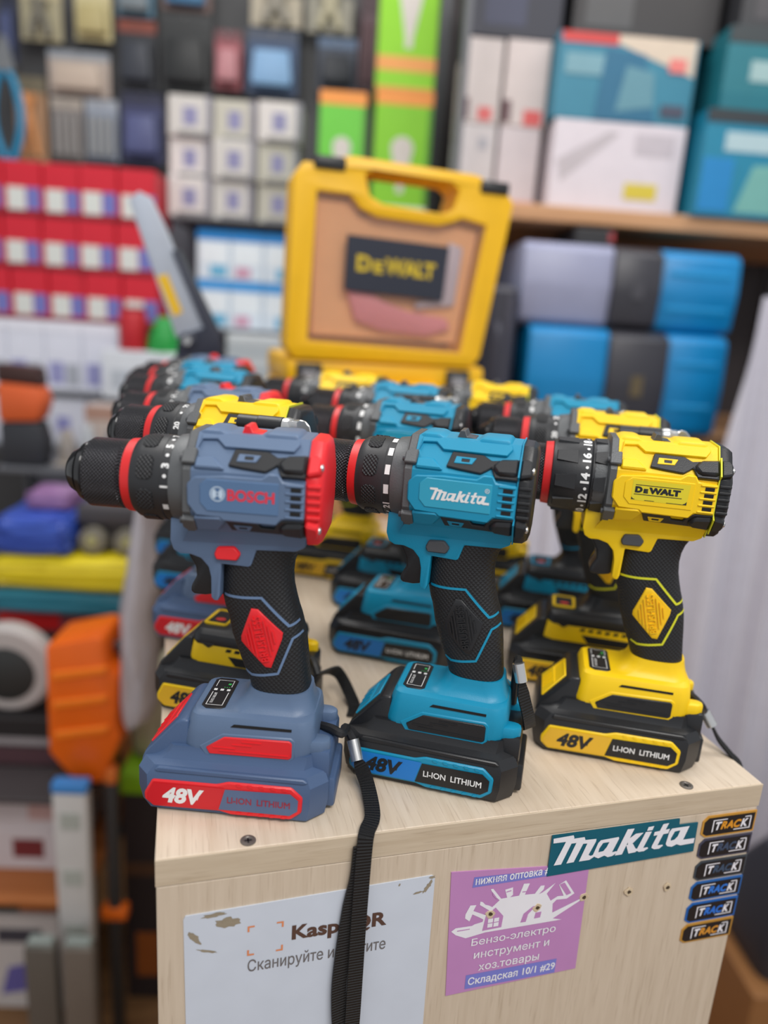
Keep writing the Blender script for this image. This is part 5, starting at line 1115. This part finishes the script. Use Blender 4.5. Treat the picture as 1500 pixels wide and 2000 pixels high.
# upper shelf: fittings and a power tool
rack('narrow grey shelf above the folded packets', -0.80, -0.44, 1.66, 1.86, (-0.075,), RACKM, 0.012, None, False)
pt = thing('nail_gun', 'orange and black power tool at the left edge', 'tool', shelf_pt(-0.735, 1.70, -0.075), -BA)
b = bmesh.new(); add_prism(b, [(-.06, .10), (.03, .105), (.045, .15), (.035, .185), (-.06, .19)], XZ, -0.035, 0.03, 0.01, 2); obj('body', b, flatc((218, 96, 44)), pt)
b = bmesh.new(); add_prism(b, [(-.06, .19), (.036, .185), (.03, .225), (-.06, .23)], XZ, -0.03, 0.026, 0.006, 2); obj('top_cover', b, flatc((60, 34, 30)), pt)
b = bmesh.new(); add_prism(b, [(-.06, .0), (.035, .0), (.042, .06), (.03, .105), (-.06, .10)], XZ, -0.03, 0.026, 0.008, 2); obj('foot', b, flatc((46, 48, 54)), pt)
for k, (u, h, c, lab) in enumerate(((-0.66, .085, (176, 168, 160), 'grey metal bracket beside the orange power tool'), (-0.61, .10, (196, 200, 204), 'bright metal bracket in the middle of the narrow shelf'), (-0.555, .09, (140, 142, 148), 'dark metal bracket second from right on the narrow shelf'), (-0.505, .11, (206, 206, 210), 'pale metal bracket at the right end of the narrow shelf'))):
    f = thing('metal_bracket', lab, 'bracket', shelf_pt(u, 1.72, -0.075), -BA, 'metal brackets on the narrow shelf')
    b = bmesh.new(); add_box(b, -.026, .026, -.03, .03, 0, .008, .002); obj('base_plate', b, plastic('met_%d' % k, c, 0.35, 0.1, metal=0.4), f)
    b = bmesh.new(); add_prism(b, [(-.022, .007), (.022, .007), (.014, h*.7), (.006, h), (-.010, h), (-.018, h*.6)], XZ, -0.010, 0.012, 0.004, 2); obj('post', b, MATS['met_%d' % k], f)
carton('pale_box', 'pale pinkish box behind the metal brackets', 'box', -0.64, -0.47, -0.075, 0.060, 1.78, 0.07, (200, 186, 178), (('brown_top', 0, 1, 0.75, 1.0, (176, 140, 124)),))
soft('small_packet', 'small purple pink packet in front of the brackets', 'packet', -0.655, -0.565, 1.47, 1.56, -0.1185, -0.079, (150, 112, 160), 0.003, 0.3, 8)
# middle shelf: round wheel on a black box, mustard pot, orange saw body
blk = sbox('black_box', -0.70, -0.530, 1.27, 1.40, -0.580, -0.475, flatc((34, 32, 34))); tag(blk, 'black box under the round grey wheel', 'box'); front_panels(blk, .17, .105, .13, (('maroon_band', 0, 1, 0.05, 0.4, (84, 56, 62)), ('grey_band', 0, 0.9, 0.45, 0.6, (150, 144, 146))))
wh = thing('grinding_wheel', 'pale grey round wheel with dark centre on the black box', 'wheel', shelf_pt(-0.60, 1.31, -0.475), -BA)
b = bmesh.new(); add_rev(b, [(-0.02, 0.060), (-0.02, 0.082), (-0.012, 0.088), (0.012, 0.088), (0.02, 0.080), (0.02, 0.055)], frame((-.03, 0, 0.088), (1, 0, 0), (0, 0, 1), (0, -1, 0)), 40); obj('rim', b, flatc((184, 178, 176)), wh)
b = bmesh.new(); add_rev(b, [(-0.015, 0.055), (0.021, 0.055), (0.030, 0.03)], frame((-.03, 0, 0.080), (1, 0, 0), (0, 0, 1), (0, -1, 0)), 32); obj('centre', b, flatc((44, 46, 46)), wh)
mp = thing('mustard_pot', 'small mustard yellow pot beside the black box', 'pot', shelf_pt(-0.495, 1.33, -0.580), -BA)
b = bmesh.new(); add_rev(b, [(0, .026), (.06, .028), (.085, .026)], frame((0, 0, 0), (1, 0, 0), (0, 1, 0), (0, 0, 1)), 24); obj('pot_body', b, flatc((176, 140, 30)), mp)
b = bmesh.new(); add_rev(b, [(.085, .027), (.108, .027), (.11, .022)], frame((0, 0, 0), (1, 0, 0), (0, 1, 0), (0, 0, 1)), 24); obj('pot_lid', b, flatc((150, 116, 30)), mp)
oc = thing('chainsaw', 'bright orange tool housing left of the counter', 'tool', shelf_pt(-0.44, 1.225, -0.545), -BA)
b = bmesh.new(); add_prism(b, [(-.070, .060), (-.066, .268), (.02, .290), (.035, .285), (.040, .235), (.058, .215), (.055, .165), (.052, .120), (.060, .095), (.022, .0), (-.025, .0)], XZ, -0.06, 0.05, 0.010, 2); obj('housing', b, flatc((240, 104, 10), 0.4), oc)
for z in (.09, .150, .205):
    b = bmesh.new(); add_prism(b, [(-.055, z), (.04, z+.018), (.04, z+.032), (-.055, z+.016)], frame((0, -.05, 0), (1, 0, 0), (0, 0, 1), (0, -1, 0)), -0.01, 0.006, 0.003); obj('rib', b, flatc((250, 128, 20), 0.4), oc)
b = bmesh.new(); add_tube(b, spline([(.03, .0, .245), (.052, .0, .25), (.060, 0, .20), (.056, 0, .13), (.045, 0, .12)], 6), 0.012, 12); obj('rear_handle', b, flatc((44, 36, 42)), oc)
b = bmesh.new(); add_box(b, -.075, .03, -.03, .05, -0.035, 0.004, 0.004); obj('foot', b, flatc((60, 40, 30)), oc)
for k, (z0, z1) in enumerate(((-0.800, -0.706), (-0.7055, -0.6005))):
    carton('white_box', 'white box with dark red mark, %s of two left of the level' % ('lower', 'upper')[k], 'box', -0.70, -0.512, z0, z1, 1.25, 0.2, (214, 206, 210), (('red_mark', 0.42, 0.74, 0.3, 0.75, (120, 44, 50)) if k == 0 else ('pink_mark', 0.6, 0.95, 0.2, 0.6, (206, 170, 168)), ('maroon_edge', 0.93, 1.0, 0, 1, (110, 70, 80))), 'two white boxes under the rack shelf')
carton('orange_box', 'flat orange and dark green box under the lowest rack shelf', 'box', -0.70, -0.545, -0.912, -0.840, 1.26, 0.2, (176, 96, 30), (('green_end', 0, 0.5, 0, 1, (40, 48, 32)),))
carton('white_carton', 'white carton with violet and red print at the bottom left', 'box', -0.72, -0.540, -1.149, -0.9125, 1.25, 0.22, (206, 200, 198), (('violet_print', (0.3, 0.15), (0.6, 0.2), (0.66, 0.5), (0.4, 0.45), (106, 100, 170)), ('red_print', 0.68, 0.88, 0.14, 0.42, (176, 110, 112)), ('dark_print', 0.3, 0.8, 0.72, 0.86, (66, 66, 78))))
lv = thing('spirit_level', 'tall white spirit level with blue cap standing left of the counter', 'level', shelf_pt(-0.458, 1.145, FLOOR), -BA)
b = bmesh.new(); add_box(b, -.032, .028, -.012, .012, 0, .612, .003, 2); obj('level_bar', b, flatc((206, 204, 202)), lv)
b = bmesh.new(); add_box(b, -.033, .029, -.013, .013, .612, .632, .003, 2); obj('end_cap', b, flatc((66, 140, 214)), lv)
for z in (.30, .42, .54):
    b = bmesh.new(); add_box(b, -.02, .016, -.0135, -.0115, z, z+.035, .001); obj('vial', b, flatc((180, 186, 180)), lv)
pb = thing('pry_bar', 'black pry bar with orange tips right beside the spirit level', 'bar', shelf_pt(-0.406, 1.19, FLOOR), -BA)
b = bmesh.new(); add_box(b, -.010, .012, -.010, .010, 0, .60, .004, 2); obj('bar', b, flatc((52, 50, 50)), pb)
b = bmesh.new(); add_box(b, -.011, .013, -.011, .011, .60, .635, .005, 2); obj('tip', b, flatc((226, 120, 50)), pb)
b = bmesh.new(); add_box(b, -.024, .026, -.014, .012, .300, .328, .005, 2); obj('grip_ring', b, flatc((240, 112, 20)), pb)
for k, (u, c, lab) in enumerate(((-0.512, (110, 106, 100), 'grey metal post standing before the spirit level, left of two'), (-0.445, (128, 120, 112), 'grey metal post standing before the spirit level, right of two'))):
    m_ = thing('metal_post', lab, 'post', shelf_pt(u+0.012, 1.09, FLOOR), -BA, 'two grey posts left of the counter')
    b = bmesh.new(); add_box(b, -.032, .024, -.014, .014, .004, .335, .006, 2); obj('post_body', b, plastic('post_%d' % k, c, 0.4, 0.1, metal=0.3), m_)
    b = bmesh.new(); add_box(b, -.036, .028, -.018, .018, 0, .012, .003); obj('post_foot', b, flatc((70, 66, 62)), m_)
    b = bmesh.new(); add_box(b, -.026, .018, -.010, .010, .335, .345, .002); obj('post_top', b, flatc((150, 160, 156)), m_)
bx = sbox('storage_crate', -0.415, -0.345, 1.28, 1.50, FLOOR, -0.640, flatc((44, 36, 38))); tag(bx, 'tall dark crate with lime lid beside the counter', 'crate')
front_panels(bx, .07, .51, .22, (('brown_rail', 0.0, 1.0, 0.62, 0.68, (84, 56, 38)), ('orange_patch', 0.3, 1.0, 0.12, 0.34, (150, 80, 30))))
b = bmesh.new(); add_box(b, -.040, .042, -.115, .115, .510, .555, .006, 2); obj('lid', b, flatc((134, 184, 20)), bx)
soft('cream_sack', 'cream coloured sack on the lime lid beside the counter', 'sack', -0.412, -0.338, 1.33, 1.48, -0.594, -0.415, (206, 200, 172), 0.006, 0.5, 11)
b = bmesh.new(); path = [(-.315, -.005, .018), (-.314, -.05, .030), (-.320, -.10, .034), (-.324, -.15, .040), (-.334, -.20, .040), (-.332, -.26, .042), (-.336, -.32, .040), (-.338, -.375, .038), (-.340, -.405, .030), (-.340, -.412, .012)]; loops = []; rr = random.Random(9)
for u, z, r in path:
    loops.append([(u-0.012+0.8*r*math.cos(6.283*i/22)*(0.78+0.4*rr.random()), 1.19+0.05*math.sin(6.283*i/22)*(0.78+0.4*rr.random()), z) for i in range(22)])
add_loft(b, loops); bg_ = on_shelf(obj('plastic_bag', b, plastic('bag_film', (196, 190, 196), 0.25, 0.3, 40), None, 60)); tag(bg_, 'crumpled greyish plastic bag hanging against the counter side', 'bag')
# low right: dark bag and small goods on the floor
bb = sbox('cardboard_box', 0.80, 1.10, 1.05, 1.30, FLOOR, -0.86, flatc((150, 104, 62))); tag(bb, 'brown cardboard box on the floor right of the counter, black bag on it', 'box'); front_panels(bb, .30, .29, .25, (('pink_label', 0.2, 0.45, 0.62, 0.9, (168, 104, 100)), ('dark_tape', 0.0, 1.0, 0.46, 0.52, (70, 52, 40))))
sb = thing('shopping_bag', 'black bag lying on the brown box right of the counter', 'bag', shelf_pt(0.93, 1.16, -0.86), -BA)
b = bmesh.new(); add_loft(b, [rloop(-100, 110, 80, 0, 30, 30), rloop(-110, 118, 90, 60, 34, 34), rloop(-98, 108, 80, 170, 34, 34), rloop(-80, 90, 40, 235, 20, 20)]); obj('bag_body', b, flatc((44, 46, 56)), sb)
b = bmesh.new(); add_tube(b, spline([(-.05, 0, .23), (-.045, 0, .29), (0, 0, .32), (.045, 0, .29), (.05, 0, .23)], 6), .007, 8); obj('bag_handle', b, flatc((40, 40, 46)), sb)
